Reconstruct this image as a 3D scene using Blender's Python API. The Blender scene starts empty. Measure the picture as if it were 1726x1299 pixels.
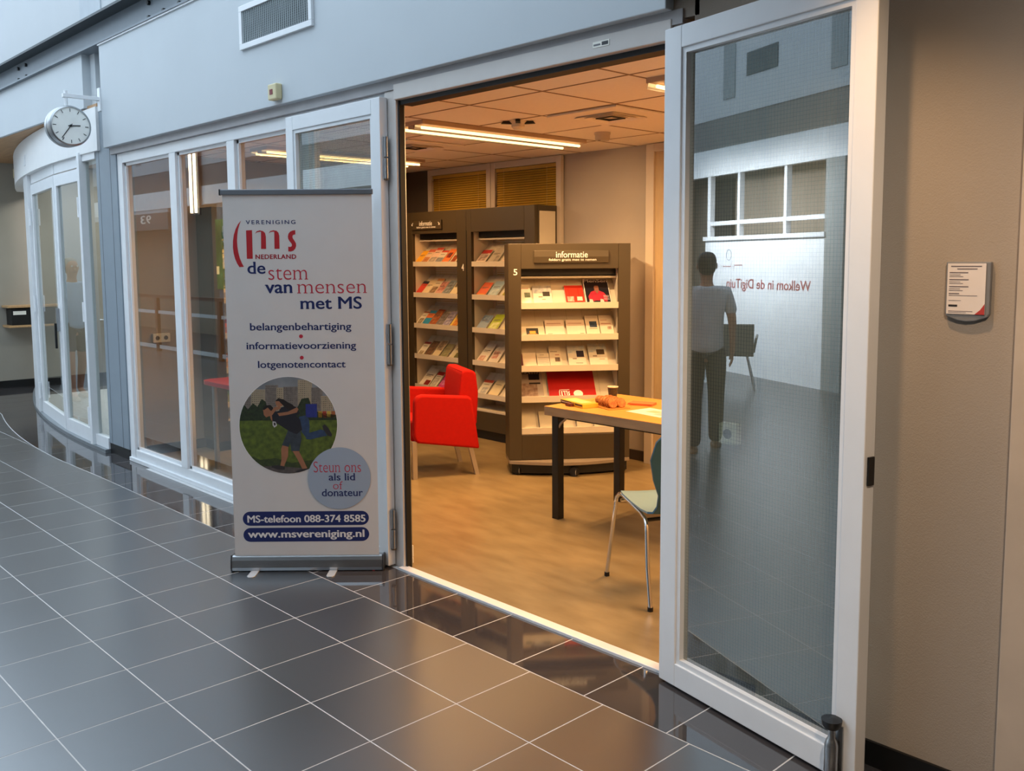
import bpy, bmesh, math, random
from mathutils import Vector, Matrix
random.seed(7)
C = bpy.context.scene.collection
SC = bpy.context.scene
R = math.radians

# ------------------------------------------------------------------ camera
cam = bpy.data.cameras.new('camera')
co = bpy.data.objects.new('camera', cam); C.objects.link(co); SC.camera = co
cr = Vector((0.68863357, 0.72508247, -0.00626253)); cu = Vector((-0.06692199, 0.07215298, 0.99514592)); cf = Vector((-0.72201472, 0.68487179, -0.09821093))
M = Matrix((cr, cu, -cf)).transposed().to_4x4(); M.translation = (3.42833846, -2.5846345, 1.70566358)
co.matrix_world = M
cam.sensor_width = 36.0; cam.lens = 1554.395 / 1726 * 36.0
cam.shift_y = -59.174 / 1726; cam.clip_start = 0.02; cam.clip_end = 200

# ------------------------------------------------------------------ world, lights, exposure
SC.view_settings.view_transform = 'Standard'; SC.view_settings.look = 'None'
SC.view_settings.exposure = 1.0; SC.view_settings.gamma = 1.0; SC.view_settings.use_curve_mapping = False
w = bpy.data.worlds.new('overcast_sky'); SC.world = w; w.use_nodes = True
bg = w.node_tree.nodes['Background']; bg.inputs[0].default_value = (0.68, 0.84, 1.0, 1); bg.inputs[1].default_value = 1.36

def area(name, loc, rot, sx, sy, power, color, spread=180):
    l = bpy.data.lights.new(name, 'AREA'); l.shape = 'RECTANGLE'; l.size = sx; l.size_y = sy
    l.energy = power; l.color = color; l.spread = R(spread)
    o = bpy.data.objects.new(name, l); C.objects.link(o); o.location = loc; o.rotation_euler = rot
    return o
WARM = (1.0, 0.57, 0.24)
for i, (x, y) in enumerate(((-1.62, 2.08), (0.52, 2.08), (-3.55, 2.0), (2.1, 2.08))):
    for s_ in (-0.09, 0.09): area('tube_lamp', (x + s_, y, 2.578), (0, 0, 0), 0.028, 1.52, (25, 33, 20, 30)[i], WARM, (114, 180, 180, 180)[i])
# warm downlight in the lower ceiling on the right, then an added fill
def spot(name, loc, target, power, size, blend, color, r=0.04):
    l = bpy.data.lights.new(name, 'SPOT'); l.energy = power; l.color = color; l.spot_size = R(size); l.spot_blend = blend; l.shadow_soft_size = r
    o = bpy.data.objects.new(name, l); C.objects.link(o); o.location = loc
    o.rotation_euler = (Vector(target) - Vector(loc)).to_track_quat('-Z', 'Y').to_euler()
    return o
spot('downlight_and_fill', (2.12, -0.32, 3.03), (2.12, -0.25, 0.0), 46, 92, 0.8, (1.0, 0.62, 0.32))
spot('downlight_and_fill', (3.6, -1.9, 3.02), (2.2, 0.3, 0.9), 105, 62, 0.9, (1.0, 0.76, 0.54))  # added fill, no known fitting: lifts the lower right wall
spot('ceiling_spot_lamp', (-1.12, 1.83, 2.57), (-1.7, 3.5, 1.45), 75, 78, 0.9, (1.0, 0.66, 0.34))
for x_, y_ in ((-7.6, 1.9), (-9.3, 2.2)): area('added_shop_fill', (x_, y_, 3.02), (0, 0, 0), 0.6, 0.6, 20, (1.0, 0.97, 0.92))  # added fill without fittings, brightens the far end wall
area('added_hall_fill', (-6.7, -4.3, 3.1), (R(-48), 0, 0), 3.0, 0.3, 60, (0.92, 0.96, 1.0), 105)  # added fill that brightens the opposite wall for its mirror image

# ------------------------------------------------------------------ materials
def lin(h):
    h = h.lstrip('#'); v = [int(h[i:i+2], 16) / 255 for i in (0, 2, 4)]
    return tuple(c / 12.92 if c <= 0.04045 else ((c + 0.055) / 1.055) ** 2.4 for c in v)
MATS = {}
def mat(name, color='#808080', rough=0.5, metal=0.0, var=0.05, scale=8.0, bump=0.0, bscale=60.0, stretch=None, emis=None, estr=0.0, coat=0.0, spec=None, color2=None, sheen=0.0):
    if name in MATS: return MATS[name]
    m = bpy.data.materials.new(name); m.use_nodes = True; nt = m.node_tree; b = nt.nodes['Principled BSDF']
    c = lin(color) if isinstance(color, str) else color
    c2 = lin(color2) if color2 else tuple(max(0, min(1, v * (1 - 2 * var))) for v in c)
    tc = nt.nodes.new('ShaderNodeTexCoord'); mp = nt.nodes.new('ShaderNodeMapping'); nt.links.new(tc.outputs['Object'], mp.inputs[0])
    if stretch: mp.inputs['Scale'].default_value = stretch
    nz = nt.nodes.new('ShaderNodeTexNoise'); nz.inputs['Scale'].default_value = scale; nz.inputs['Detail'].default_value = 5
    nt.links.new(mp.outputs[0], nz.inputs['Vector'])
    mx = nt.nodes.new('ShaderNodeMix'); mx.data_type = 'RGBA'
    rp = nt.nodes.new('ShaderNodeValToRGB'); rp.color_ramp.elements[0].position = 0.3; rp.color_ramp.elements[1].position = 0.7
    nt.links.new(nz.outputs[0], rp.inputs[0]); nt.links.new(rp.outputs[0], mx.inputs[0])
    mx.inputs[6].default_value = (*c2, 1); mx.inputs[7].default_value = (*c, 1)
    nt.links.new(mx.outputs[2], b.inputs['Base Color'])
    b.inputs['Roughness'].default_value = rough; b.inputs['Metallic'].default_value = metal
    if spec is not None: b.inputs['Specular IOR Level'].default_value = spec
    if coat: b.inputs['Coat Weight'].default_value = coat; b.inputs['Coat Roughness'].default_value = 0.05
    if sheen: b.inputs['Sheen Weight'].default_value = sheen
    if emis: b.inputs['Emission Color'].default_value = (*lin(emis), 1); b.inputs['Emission Strength'].default_value = estr
    if bump:
        n2 = nt.nodes.new('ShaderNodeTexNoise'); n2.inputs['Scale'].default_value = bscale; n2.inputs['Detail'].default_value = 4
        nt.links.new(mp.outputs[0], n2.inputs['Vector'])
        bp = nt.nodes.new('ShaderNodeBump'); bp.inputs['Strength'].default_value = bump; bp.inputs['Distance'].default_value = 0.01
        nt.links.new(n2.outputs[0], bp.inputs['Height']); nt.links.new(bp.outputs[0], b.inputs['Normal'])
    MATS[name] = m; return m
def glass_mat(name, tint, ior, rough=0.0):
    if name in MATS: return MATS[name]
    m = bpy.data.materials.new(name); m.use_nodes = True; nt = m.node_tree; nt.nodes.clear()
    o = nt.nodes.new('ShaderNodeOutputMaterial'); t = nt.nodes.new('ShaderNodeBsdfTransparent'); g = nt.nodes.new('ShaderNodeBsdfGlossy')
    f = nt.nodes.new('ShaderNodeFresnel'); f.inputs[0].default_value = ior
    ge = nt.nodes.new('ShaderNodeNewGeometry'); iv = nt.nodes.new('ShaderNodeMath'); iv.operation = 'SUBTRACT'; iv.inputs[0].default_value = 1.0; nt.links.new(ge.outputs['Backfacing'], iv.inputs[1])
    ml = nt.nodes.new('ShaderNodeMath'); ml.operation = 'MULTIPLY'; nt.links.new(f.outputs[0], ml.inputs[0]); nt.links.new(iv.outputs[0], ml.inputs[1])
    tm = nt.nodes.new('ShaderNodeMix'); tm.data_type = 'RGBA'; nt.links.new(ge.outputs['Backfacing'], tm.inputs[0]); tm.inputs[6].default_value = (*tint, 1); tm.inputs[7].default_value = (1, 1, 1, 1); nt.links.new(tm.outputs[2], t.inputs[0])
    nz = nt.nodes.new('ShaderNodeTexNoise'); nz.inputs['Scale'].default_value = 1.6
    mr = nt.nodes.new('ShaderNodeMapRange'); mr.inputs[3].default_value = rough; mr.inputs[4].default_value = rough + 0.01
    nt.links.new(nz.outputs[0], mr.inputs[0]); nt.links.new(mr.outputs[0], g.inputs['Roughness'])
    x = nt.nodes.new('ShaderNodeMixShader'); t.inputs[0].default_value = (*tint, 1); g.inputs[0].default_value = (0.97, 1, 1, 1)
    nt.links.new(ml.outputs[0], x.inputs[0]); nt.links.new(t.outputs[0], x.inputs[1]); nt.links.new(g.outputs[0], x.inputs[2]); nt.links.new(x.outputs[0], o.inputs[0])
    MATS[name] = m; return m
WHITE = mat('white_paint', '#dfe1e3', 0.45, var=0.02)
FRAME = mat('white_lacquer', '#e3e5e7', 0.3, var=0.02)
FASC = mat('fascia_board', '#bfc5c9', 0.55, var=0.02, scale=2, bump=0.02)
UPW = mat('upper_wall_board', '#bcc0c3', 0.6, var=0.02, scale=1.5)
STEEL = mat('grey_steel_paint', '#6f7880', 0.45, var=0.04)
DARKST = mat('dark_steel_paint', '#3d4347', 0.5, var=0.06)
PILL = mat('pillar_grey_paint', '#87929b', 0.45, var=0.03)
WALLB = mat('beige_plaster', '#a3978a', 0.75, var=0.03, scale=3, bump=0.15, bscale=220)
HWALL = mat('grey_beige_plaster', '#9a9488', 0.7, var=0.03, scale=3, bump=0.1, bscale=200)
BLACK = mat('black_plastic', '#0c0c0d', 0.45, var=0.2)
RUBBER = mat('black_rubber', '#060606', 0.6, var=0.2)
GLASS = glass_mat('clear_glass', (0.90, 0.95, 0.92), 1.62)
GLASSR = glass_mat('wired_glass', (0.78, 0.86, 0.80), 3.2)
GLASSD = glass_mat('dark_double_glass', (0.66, 0.71, 0.70), 2.2)
CHROME = mat('chrome', '#d5d5d5', 0.08, 1.0, var=0.02)
ALU = mat('brushed_aluminium', '#b4b6b8', 0.32, 1.0, var=0.06, scale=30, stretch=(1, 1, 20))
WOOD = mat('light_beech', '#c29a6c', 0.45, var=0.12, scale=5, stretch=(1, 8, 8))
BROWN = mat('bronze_brown_lacquer', '#453a27', 0.42, 0.1, var=0.03, scale=3)
CREAM = mat('cream_melamine', '#cfc4ae', 0.45, var=0.02)
LIT = mat('white_letter_vinyl', '#f4f1e6', 0.5, var=0.01)
RED = mat('red_wool_fabric', '#b01005', 0.85, var=0.05, scale=40, bump=0.12, bscale=500, spec=0.2)
PAPER = mat('white_paper', '#ddd8cc', 0.6, var=0.02)

# ------------------------------------------------------------------ mesh builder
class MB:
    def __init__(s): s.v = []; s.f = []; s.m = []; s.mats = []
    def mi(s, m):
        if m not in s.mats: s.mats.append(m)
        return s.mats.index(m)
    def add(s, vs, fs, m, T=None):
        k = len(s.v); i = s.mi(m)
        s.v += [tuple(T @ Vector(p)) if T else tuple(p) for p in vs]
        for f in fs: s.f.append(tuple(a + k for a in f)); s.m.append(i)
        return s
    def box(s, x0, x1, y0, y1, z0, z1, m, T=None):
        vs = [(x, y, z) for z in (z0, z1) for y in (y0, y1) for x in (x0, x1)]
        return s.add(vs, [(0, 2, 3, 1), (4, 5, 7, 6), (0, 1, 5, 4), (2, 6, 7, 3), (0, 4, 6, 2), (1, 3, 7, 5)], m, T)
    def prism(s, poly, d0, d1, m, axis='y', T=None):
        n = len(poly)
        def P(a, b, d): return {'y': (a, d, b), 'z': (a, b, d), 'x': (d, a, b)}[axis]
        vs = [P(a, b, d0) for a, b in poly] + [P(a, b, d1) for a, b in poly]
        fs = [tuple(range(n)), tuple(range(2 * n - 1, n - 1, -1))] + [(i, i + n, (i + 1) % n + n, (i + 1) % n) for i in range(n)]
        return s.add(vs, fs, m, T)
    def face(s, pts, m, T=None): return s.add(pts, [tuple(range(len(pts)))], m, T)
    def cyl(s, p0, p1, r0, m, r1=None, n=16, T=None, caps=True):
        r1 = r0 if r1 is None else r1
        p0 = Vector(p0); p1 = Vector(p1); q = (p1 - p0).to_track_quat('Z', 'Y')
        vs = [p0 + q @ Vector((r0 * math.cos(2 * math.pi * i / n), r0 * math.sin(2 * math.pi * i / n), 0)) for i in range(n)]
        vs += [p1 + q @ Vector((r1 * math.cos(2 * math.pi * i / n), r1 * math.sin(2 * math.pi * i / n), 0)) for i in range(n)]
        fs = [(i, (i + 1) % n, (i + 1) % n + n, i + n) for i in range(n)]
        if caps: fs += [tuple(range(n - 1, -1, -1)), tuple(range(n, 2 * n))]
        return s.add(vs, fs, m, T)
    def tube(s, path, r, m, n=10, T=None):
        P = [Vector(p) for p in path]; k = len(P); vs = []; up = None
        for i, p in enumerate(P):
            d = (P[min(i + 1, k - 1)] - P[max(i - 1, 0)]).normalized()
            if up is None: up = d.orthogonal().normalized()
            up = (up - d * up.dot(d)).normalized(); b = d.cross(up)
            rr = r[i] if isinstance(r, (list, tuple)) else r
            vs += [p + (up * math.cos(2 * math.pi * j / n) + b * math.sin(2 * math.pi * j / n)) * rr for j in range(n)]
        fs = [(i * n + j, i * n + (j + 1) % n, (i + 1) * n + (j + 1) % n, (i + 1) * n + j) for i in range(k - 1) for j in range(n)]
        fs += [tuple(range(n - 1, -1, -1)), tuple(range((k - 1) * n, k * n))]
        return s.add(vs, fs, m, T)
    def lathe(s, prof, m, n=24, T=None):
        vs = [(r * math.cos(2 * math.pi * j / n), r * math.sin(2 * math.pi * j / n), z) for r, z in prof for j in range(n)]
        fs = [(i * n + j, i * n + (j + 1) % n, (i + 1) * n + (j + 1) % n, (i + 1) * n + j) for i in range(len(prof) - 1) for j in range(n)]
        return s.add(vs, fs, m, T)
    def build(s, name, parent=None, bevel=0, smooth=False, seg=2):
        me = bpy.data.meshes.new(name); me.from_pydata(s.v, [], s.f)
        for m in s.mats: me.materials.append(m)
        me.polygons.foreach_set('material_index', s.m)
        if smooth: me.polygons.foreach_set('use_smooth', [True] * len(me.polygons))
        me.update(); o = bpy.data.objects.new(name, me); C.objects.link(o)
        if parent: o.parent = parent
        if bevel:
            b = o.modifiers.new('bevel', 'BEVEL'); b.width = bevel; b.segments = seg; b.limit_method = 'ANGLE'
        if smooth: 
            try: me.set_sharp_from_angle(angle=R(40))
            except Exception: pass
        return o
def B(x0, x1, y0, y1, z0, z1, m, T=None): return MB().box(x0, x1, y0, y1, z0, z1, m, T)
def empty(name, loc=(0, 0, 0), rz=0.0):
    o = bpy.data.objects.new(name, None); C.objects.link(o); o.location = loc; o.rotation_euler = (0, 0, rz); o.empty_display_size = 0.1
    return o
def thing(name, label, cat, loc=(0, 0, 0), rz=0.0, group=None):
    o = empty(name, loc, rz); o['label'] = label; o['category'] = cat
    if group: o['group'] = group
    return o
def tag(o, label, cat, group=None):
    o['label'] = label; o['category'] = cat
    if group: o['group'] = group
    return o
def struct(o): o['kind'] = 'structure'; return o
def stuff(o): o['kind'] = 'stuff'; return o
def shared(mesh_obj, name, parent, loc, rz=0.0, scale=None):
    o = mesh_obj.copy(); o.name = name; C.objects.link(o); o.parent = parent; o.location = loc; o.rotation_euler = (0, 0, rz)
    if scale: o.scale = scale
    return o

# ------------------------------------------------------------------ lettering
def glyph_mesh(body, bold=0.0, serif=0.0, spacing=1.0):
    cu_ = bpy.data.curves.new('txt', 'FONT'); cu_.body = body; cu_.size = 1.0; cu_.offset = min(bold, 0.0); cu_.space_character = spacing; cu_.resolution_u = 4
    o = bpy.data.objects.new('txt', cu_); C.objects.link(o)
    dg = bpy.context.evaluated_depsgraph_get(); me = bpy.data.meshes.new_from_object(o.evaluated_get(dg))
    bpy.data.objects.remove(o); bpy.data.curves.remove(cu_)
    vs = [tuple(v.co) for v in me.vertices]; fs = [tuple(p.vertices) for p in me.polygons]; bpy.data.meshes.remove(me)
    if bold > 0:
        n0 = len(vs); v0 = list(vs); f0 = list(fs)
        for q_, (dx_, dy_) in enumerate(((-bold, 0), (bold, 0), (0, bold * 0.6), (0, -bold * 0.6), (-bold * 0.7, bold * 0.4), (bold * 0.7, -bold * 0.4))):
            k = len(vs); vs = vs + [(x + dx_, y + dy_, q_ + 1) for x, y, _ in v0]; fs = fs + [tuple(i + k for i in f) for f in f0]
        bv, bf = v0, f0
    else: bv, bf = list(vs), list(fs)
    if serif:
        cnt = {}
        for f in bf:
            for a, b in zip(f, f[1:] + f[:1]):
                k = tuple(sorted((tuple(round(c, 4) for c in bv[a][:2]), tuple(round(c, 4) for c in bv[b][:2])))); cnt[k] = cnt.get(k, 0) + 1
        zs = sorted({round(v[1], 3) for v in vs})
        for (a, b), n in list(cnt.items()):
            if n != 1 or abs(a[1] - b[1]) > 0.002: continue
            wd = abs(a[0] - b[0]); y = a[1]
            if not (0.03 < wd < 0.2): continue
            x0, x1 = sorted((a[0], b[0])); e = serif; h = 0.035
            if abs(y) < 0.03 + abs(bold) * 1.5: k = len(vs); vs += [(x0 - e, y, 7), (x1 + e, y, 7), (x1 + e, y + h, 7), (x0 - e, y + h, 7)]; fs.append((k, k + 1, k + 2, k + 3))
            elif y > 0.4: k = len(vs); e2 = e if y > 0.65 and body[:1] in 'MT' else 0.01; vs += [(x0 - e, y - h, 8), (x1 + e2, y - h, 8), (x1 + e2, y, 8), (x0 - e, y, 8)]; fs.append((k, k + 1, k + 2, k + 3))
    return vs, fs
def lettering(name, body, m, parent, rect, T, bold=0.0, serif=0.0, spacing=1.0):
    """rect = (x0, x1, z0, z1) ink box on the surface; T maps (x, depth, z) to parent space"""
    vs, fs = glyph_mesh(body, bold, serif, spacing)
    xs = [v[0] for v in vs]; ys = [v[1] for v in vs]; x0, x1, z0, z1 = rect
    a = (x1 - x0) / (max(xs) - min(xs)); b = (z1 - z0) / (max(ys) - min(ys)); mx, my = min(xs), min(ys)
    pts = [(x0 + (x - mx) * a, -0.00003 * l_, z0 + (y - my) * b) for x, y, l_ in vs]
    mb = MB(); mb.add(pts, fs, m, T); return mb.build(name, parent)
def face_T(loc=(0, 0, 0), rz=0.0): return Matrix.Translation(loc) @ Matrix.Rotation(rz, 4, 'Z')

# ================================================================== SETTING
# ---- hall floor
def floor_tile_mat(name, a, b, rough, bump):
    m = mat(name, a, rough, var=0.12, scale=2.5, bump=bump * 0.5, bscale=7, color2=b); 
    return m
TM = [floor_tile_mat('matte_slate_tile', '#24272c', '#1f2226', 0.32, 0.03), floor_tile_mat('matte_slate_tile_b', '#26292e', '#212428', 0.325, 0.03), floor_tile_mat('matte_slate_tile_c', '#23262b', '#1e2125', 0.315, 0.03)]
for m_ in TM: m_.node_tree.nodes['Principled BSDF'].inputs['IOR'].default_value = 3.2
TG = floor_tile_mat('polished_slate_tile', '#403c3c', '#343235', 0.05, 0.0); TG.node_tree.nodes['Principled BSDF'].inputs['IOR'].default_value = 1.9
GROUT = mat('pale_grout', '#cfd0d0', 0.7, var=0.1, scale=20)
fl = struct(MB().box(-26, 8, -6.0, 0.42, -0.05, -0.0008, GROUT).box(-26, -4.4, 0.42, 4.2, -0.05, -0.0008, GROUT).build('floor'))
def crv(x): return 0.40 + 0.035 * min(x + 5, 0) ** 2        # curved shop front
def brd(x):
    if x < -8: return 0.316 + 0.12 * (-8 - x)
    return 0.035 * min(x + 4.9, 0) ** 2 - 0.02 * min(1, max(0, -4 - x)) if x < -4 else 0.0
tile_src = []
for m in TM:
    o = MB().box(-0.1971, 0.1971, -0.1971, 0.1971, -0.012, 0, m); tile_src.append(o)
Cc = co.matrix_world.translation; Minv = co.matrix_world.inverted()
def inview(p, mar=0.08):
    q = Minv @ Vector(p)
    if q.z > -0.1: return False
    return abs(q.x / -q.z) < 863 / 1554.4 + mar and -(1299 - 590.3) / 1554.4 - mar < q.y / -q.z < 590.3 / 1554.4 + mar
cells = []
for i in range(-62, 18):
    for j in range(-15, 14):
        x = 0.2 + i * 0.4; y = -0.2 + j * 0.4
        if j <= 0: cells.append((x, y))
        elif x < -4.9 and y + 0.2 <= max(brd(x - 0.2), brd(x + 0.2)) + 0.5: cells.append((x, y))
cells.sort(key=lambda c: (Vector((c[0], c[1], 0)) - Cc).length)
meshes = []
for t in tile_src:
    o = t.build('tile'); meshes.append(o)
n_ind = 0; rest = [MB() for _ in TM]
def clip_top(x, y):
    """a cell polygon clipped to lie below the curved border"""
    xs = [x - 0.198 + 0.396 * k / 4 for k in range(5)]
    top = [(a, min(y + 0.198, brd(a) - 0.003)) for a in xs]
    if max(t[1] for t in top) < y - 0.19: return None
    poly = [(x - 0.198, y - 0.198), (x + 0.198, y - 0.198)] + [(a, max(b, y - 0.1975)) for a, b in reversed(top)]
    return poly
used = [0, 0, 0]
for x, y in cells:
    k = random.randrange(3); vis = inview((x, y, 0), 0.12)
    cut = None
    if x < -4.0 and y + 0.2 > brd(x - 0.2) - 0.002 or (x < -4 and y + 0.2 > brd(x + 0.2)): 
        cut = clip_top(x, y)
        if cut is None: continue
    if cut is None and vis and n_ind < 235:
        if used[k] == 0: o = meshes[k]; o.parent = fl; o.location = (x, y, 0)
        else: o = shared(meshes[k], 'tile', fl, (x, y, 0))
        o.rotation_euler = (random.uniform(-0.0006, 0.0006), random.uniform(-0.0006, 0.0006), random.choice((0, math.pi / 2, math.pi)))
        used[k] += 1; n_ind += 1
    elif cut is None: rest[k].box(x - 0.1971, x + 0.1971, y - 0.1971, y + 0.1971, -0.012, 0, TM[k])
    elif vis and n_ind < 250: MB().prism(cut, -0.012, 0, TM[k], 'z').build('tile', fl); n_ind += 1
    else: rest[k].prism(cut, -0.012, 0, TM[k], 'z')
for r_ in rest: stuff(r_.build('distant_tile', fl))
# polished strip along the shop fronts
sx = [-0.1 + 0.4 * k for k in range(-62, 20)]
stripo = MB(); ns = 0
for a in sx:
    b = a + 0.396; a2 = a + 0.002
    if a > 7.5: continue
    if a < -4.2:
        lo = [(a2 + (b - a2) * k / 4, brd(a2 + (b - a2) * k / 4) + 0.004) for k in range(5)]
        hi = [(a2 + (b - a2) * k / 4, max(crv(a2 + (b - a2) * k / 4) + 0.05, 0.37)) for k in range(5)]
        poly = lo + hi[::-1]
        if a < -9.6: poly = lo + [(b, 4.1), (a2, 4.1)]
    else: poly = [(a2, 0.003), (b, 0.003), (b, 0.37), (a2, 0.37)]
    if -10 < a < 2.6 and inview((a + 0.2, 0.2 if a > -4 else brd(a) + 0.2, 0), 0.1): MB().prism(poly, -0.012, 0, TG, 'z').build('tile', fl); ns += 1
    else: stripo.prism(poly, -0.012, 0, TG, 'z')
stuff(stripo.build('distant_tile', fl))

# ---- information room
VINYL = mat('wood_look_vinyl', '#8f7c58', 0.34, var=0.2, scale=3.4, color2='#7a6746', stretch=(1.0, 2.8, 1), bump=0.02, bscale=20)
nt = VINYL.node_tree
for n in nt.nodes:
    if n.type == 'MAPPING': n.inputs['Rotation'].default_value = (0, 0, R(18))
struct(B(-4.62, 2.6, 0.425, 3.5, -0.04, 0.001, VINYL).build('floor'))
struct(B(-0.62, 1.32, 0.372, 0.428, -0.01, 0.012, mat('bright_aluminium_strip', '#eeeeee', 0.35, 0.3, var=0.02)).build('trim_1', bevel=0.003))
struct(B(-4.8, 2.7, 3.5, 3.6, 0, 2.9, WALLB).build('wall_back'))
struct(B(-4.74, -4.62, 0.5, 3.6, 0, 2.9, WALLB).build('wall_left'))
struct(B(2.6, 2.7, 0.5, 3.6, 0, 2.9, WALLB).build('wall_right'))
BASEB = mat('brown_skirting', '#33261d', 0.5, var=0.08)
struct(B(-4.62, 2.6, 3.485, 3.5, 0, 0.085, BASEB).build('baseboard_back'))
struct(B(-4.62, -4.605, 0.5, 3.5, 0, 0.085, BLACK).build('baseboard_left'))
# suspended ceiling: grid with panels
CEILG = mat('ceiling_grid_bar', '#b59a80', 0.6, var=0.02); CEILD = mat('dark_ceiling_joint', '#54453a', 0.8)
CT = mat('mineral_ceiling_tile', '#ebdfd0', 0.85, var=0.02, scale=30, bump=0.1, bscale=300)
ce = struct(B(-4.62, 2.6, 0.5, 3.5, 2.652, 2.70, CEILD).build('ceiling'))
tl = B(-0.3035, 0.3035, -0.306, 0.306, 0, 0.02, CT); first = None
gx = [-0.235 + 0.615 * k for k in range(-8, 6)]; gy = [1.135 + 0.62 * k for k in range(-2, 5)]
for a in gx[:-1]:
    for b_ in gy[:-1]:
        cx, cy = a + 0.3075, b_ + 0.31
        x0, x1, y0, y1 = max(a + 0.004, -4.61), min(a + 0.611, 2.59), max(b_ + 0.004, 0.5), min(b_ + 0.616, 3.495)
        if x1 - x0 < 0.03 or y1 - y0 < 0.03: continue
        if x1 - x0 > 0.6 and y1 - y0 > 0.6:
            if first is None: first = tl.build('ceiling_tile', ce, bevel=0.002, seg=1); first.location = (cx, cy, 2.63)
            else: shared(first, 'ceiling_tile', ce, (cx, cy, 2.63 + random.uniform(-0.001, 0.001)))
        else: B(x0, x1, y0, y1, 2.63, 2.65, CT).build('ceiling_tile', ce, bevel=0.002, seg=1)
GB = mat('ceiling_tee_bar', '#8f7257', 0.6)
for a in gx[1:-1]:
    if -4.6 < a < 2.58: B(a - 0.006, a + 0.006, 0.5, 3.495, 2.6275, 2.64, GB).build('grid_bar', ce)
for b_ in gy[:-1]:
    if 0.5 < b_ < 3.49: B(-4.61, 2.59, b_ - 0.006, b_ + 0.006, 2.6278, 2.64, GB).build('grid_bar', ce)
# windows in the back wall with yellow blinds
BLIND = mat('mustard_blind', '#b8912f', 0.55, var=0.1, scale=3)
TRIMC = mat('beige_window_trim', '#bdb0a0', 0.5, var=0.02)
def back_window(nm, x0, x1):
    w_ = struct(MB().box(x0 - 0.05, x1 + 0.05, 3.485, 3.50, 1.2, 2.6, mat('dark_window_reveal', '#3a3228', 0.6)).build(nm))
    fr = MB().box(x0 - 0.06, x0, 3.45, 3.49, 1.2, 2.625, TRIMC).box(x1, x1 + 0.06, 3.45, 3.49, 1.2, 2.625, TRIMC).box(x0, x1, 3.45, 3.49, 2.565, 2.625, TRIMC).box(x0, x1, 3.45, 3.49, 1.2, 1.26, TRIMC)
    fr.build('window_frame', w_, bevel=0.003)
    B(x0 + 0.01, x1 - 0.01, 3.462, 3.484, 2.53, 2.562, BLIND).build('blind_headrail', w_)
    sl = None; T = Matrix.Rotation(R(50), 4, 'X')
    for k in range(26):
        z = 2.515 - k * 0.0215
        if sl is None: sl = MB().box(x0 + 0.012, x1 - 0.012, -0.013, 0.013, -0.0006, 0.0006, BLIND, T).build('slat', w_); sl.location = (0, 3.472, z)
        else: shared(sl, 'slat', w_, (0, 3.472, z))
    lo = MB()
    for k in range(26, 58): lo.box(x0 + 0.012, x1 - 0.012, -0.013, 0.013, -0.0006, 0.0006, BLIND, Matrix.Translation((0, 3.472, 2.515 - k * 0.0215)) @ T)
    stuff(lo.build('lower_slats', w_))
    for xx in (x0 + 0.12, x1 - 0.12): MB().cyl((xx, 3.457, 1.27), (xx, 3.457, 2.54), 0.0012, mat('blind_cord', '#cbb580', 0.7), n=6).build('cord', w_)
back_window('window_1', -4.13, -3.285); back_window('window_2', -3.160, -2.35)
struct(B(-4.60, -4.20, 3.47, 3.499, 0.09, 2.628, mat('dark_brown_wall_panel', '#4a4038', 0.7, var=0.05)).build('trim_2'))
d4 = struct(B(-1.25, -0.40, 3.465, 3.499, 0.0, 2.56, mat('pale_wood_door', '#b39a76', 0.5, var=0.05, stretch=(6, 6, 1))).build('door_4'))
MB().box(-1.33, -1.25, 3.44, 3.499, 0, 2.625, TRIMC).box(-0.40, -0.32, 3.44, 3.499, 0, 2.625, TRIMC).box(-1.25, -0.40, 3.44, 3.499, 2.56, 2.625, TRIMC).build('door_frame', d4, bevel=0.003)
MB().cyl((-0.48, 3.465, 1.05), (-0.48, 3.41, 1.05), 0.01, CHROME).cyl((-0.48, 3.415, 1.05), (-0.6, 3.415, 1.05), 0.009, CHROME).build('door_handle', d4)

# ---- our shop front
FT = 0.35
wf = struct(MB().box(-4.63, 1.20, FT, 0.5, 2.655, 3.51, FASC).build('wall_front', bevel=0.004))
B(-4.63, 1.20, FT - 0.012, FT, 3.488, 3.51, FRAME).build('top_trim_strip', wf)
B(-4.6, 1.25, 0.39, 0.5, 2.60, 2.655, mat('shadow_gap_lining', '#a9a6a6', 0.6)).build('recess_lining', wf)
struct(MB().box(-14.5, -5.10, 0.37, 0.5, 3.04, 3.51, FASC).build('wall_front', bevel=0.004))
struct(MB().box(-26, 1.3, 0.40, 0.55, 3.74, 4.9, UPW).build('wall_upper'))
struct(MB().box(-5.14, -4.66, 0.39, 0.41, 3.72, 4.9, mat('grey_pilaster_board', '#b5bcc2', 0.55)).build('trim_3'))
struct(MB().box(-26, 1.2, 0.47, 0.52, 3.5, 3.75, STEEL).build('wall_front'))
# long steel beam
bm_ = struct(MB().box(-26, 1.22, 0.415, 0.47, 3.51, 3.72, STEEL).box(-26, 1.22, 0.30, 0.47, 3.715, 3.735, DARKST).box(-26, 1.22, 0.33, 0.47, 3.50, 3.515, STEEL).build('trim_4'))
for x in (-3.72, -3.45, -3.18, -6.75, -7.0, -9.2):
    for z in (3.555, 3.665): MB().cyl((x, 0.415, z), (x, 0.395, z), 0.018, BLACK, n=6).build('bolt', bm_)
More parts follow.
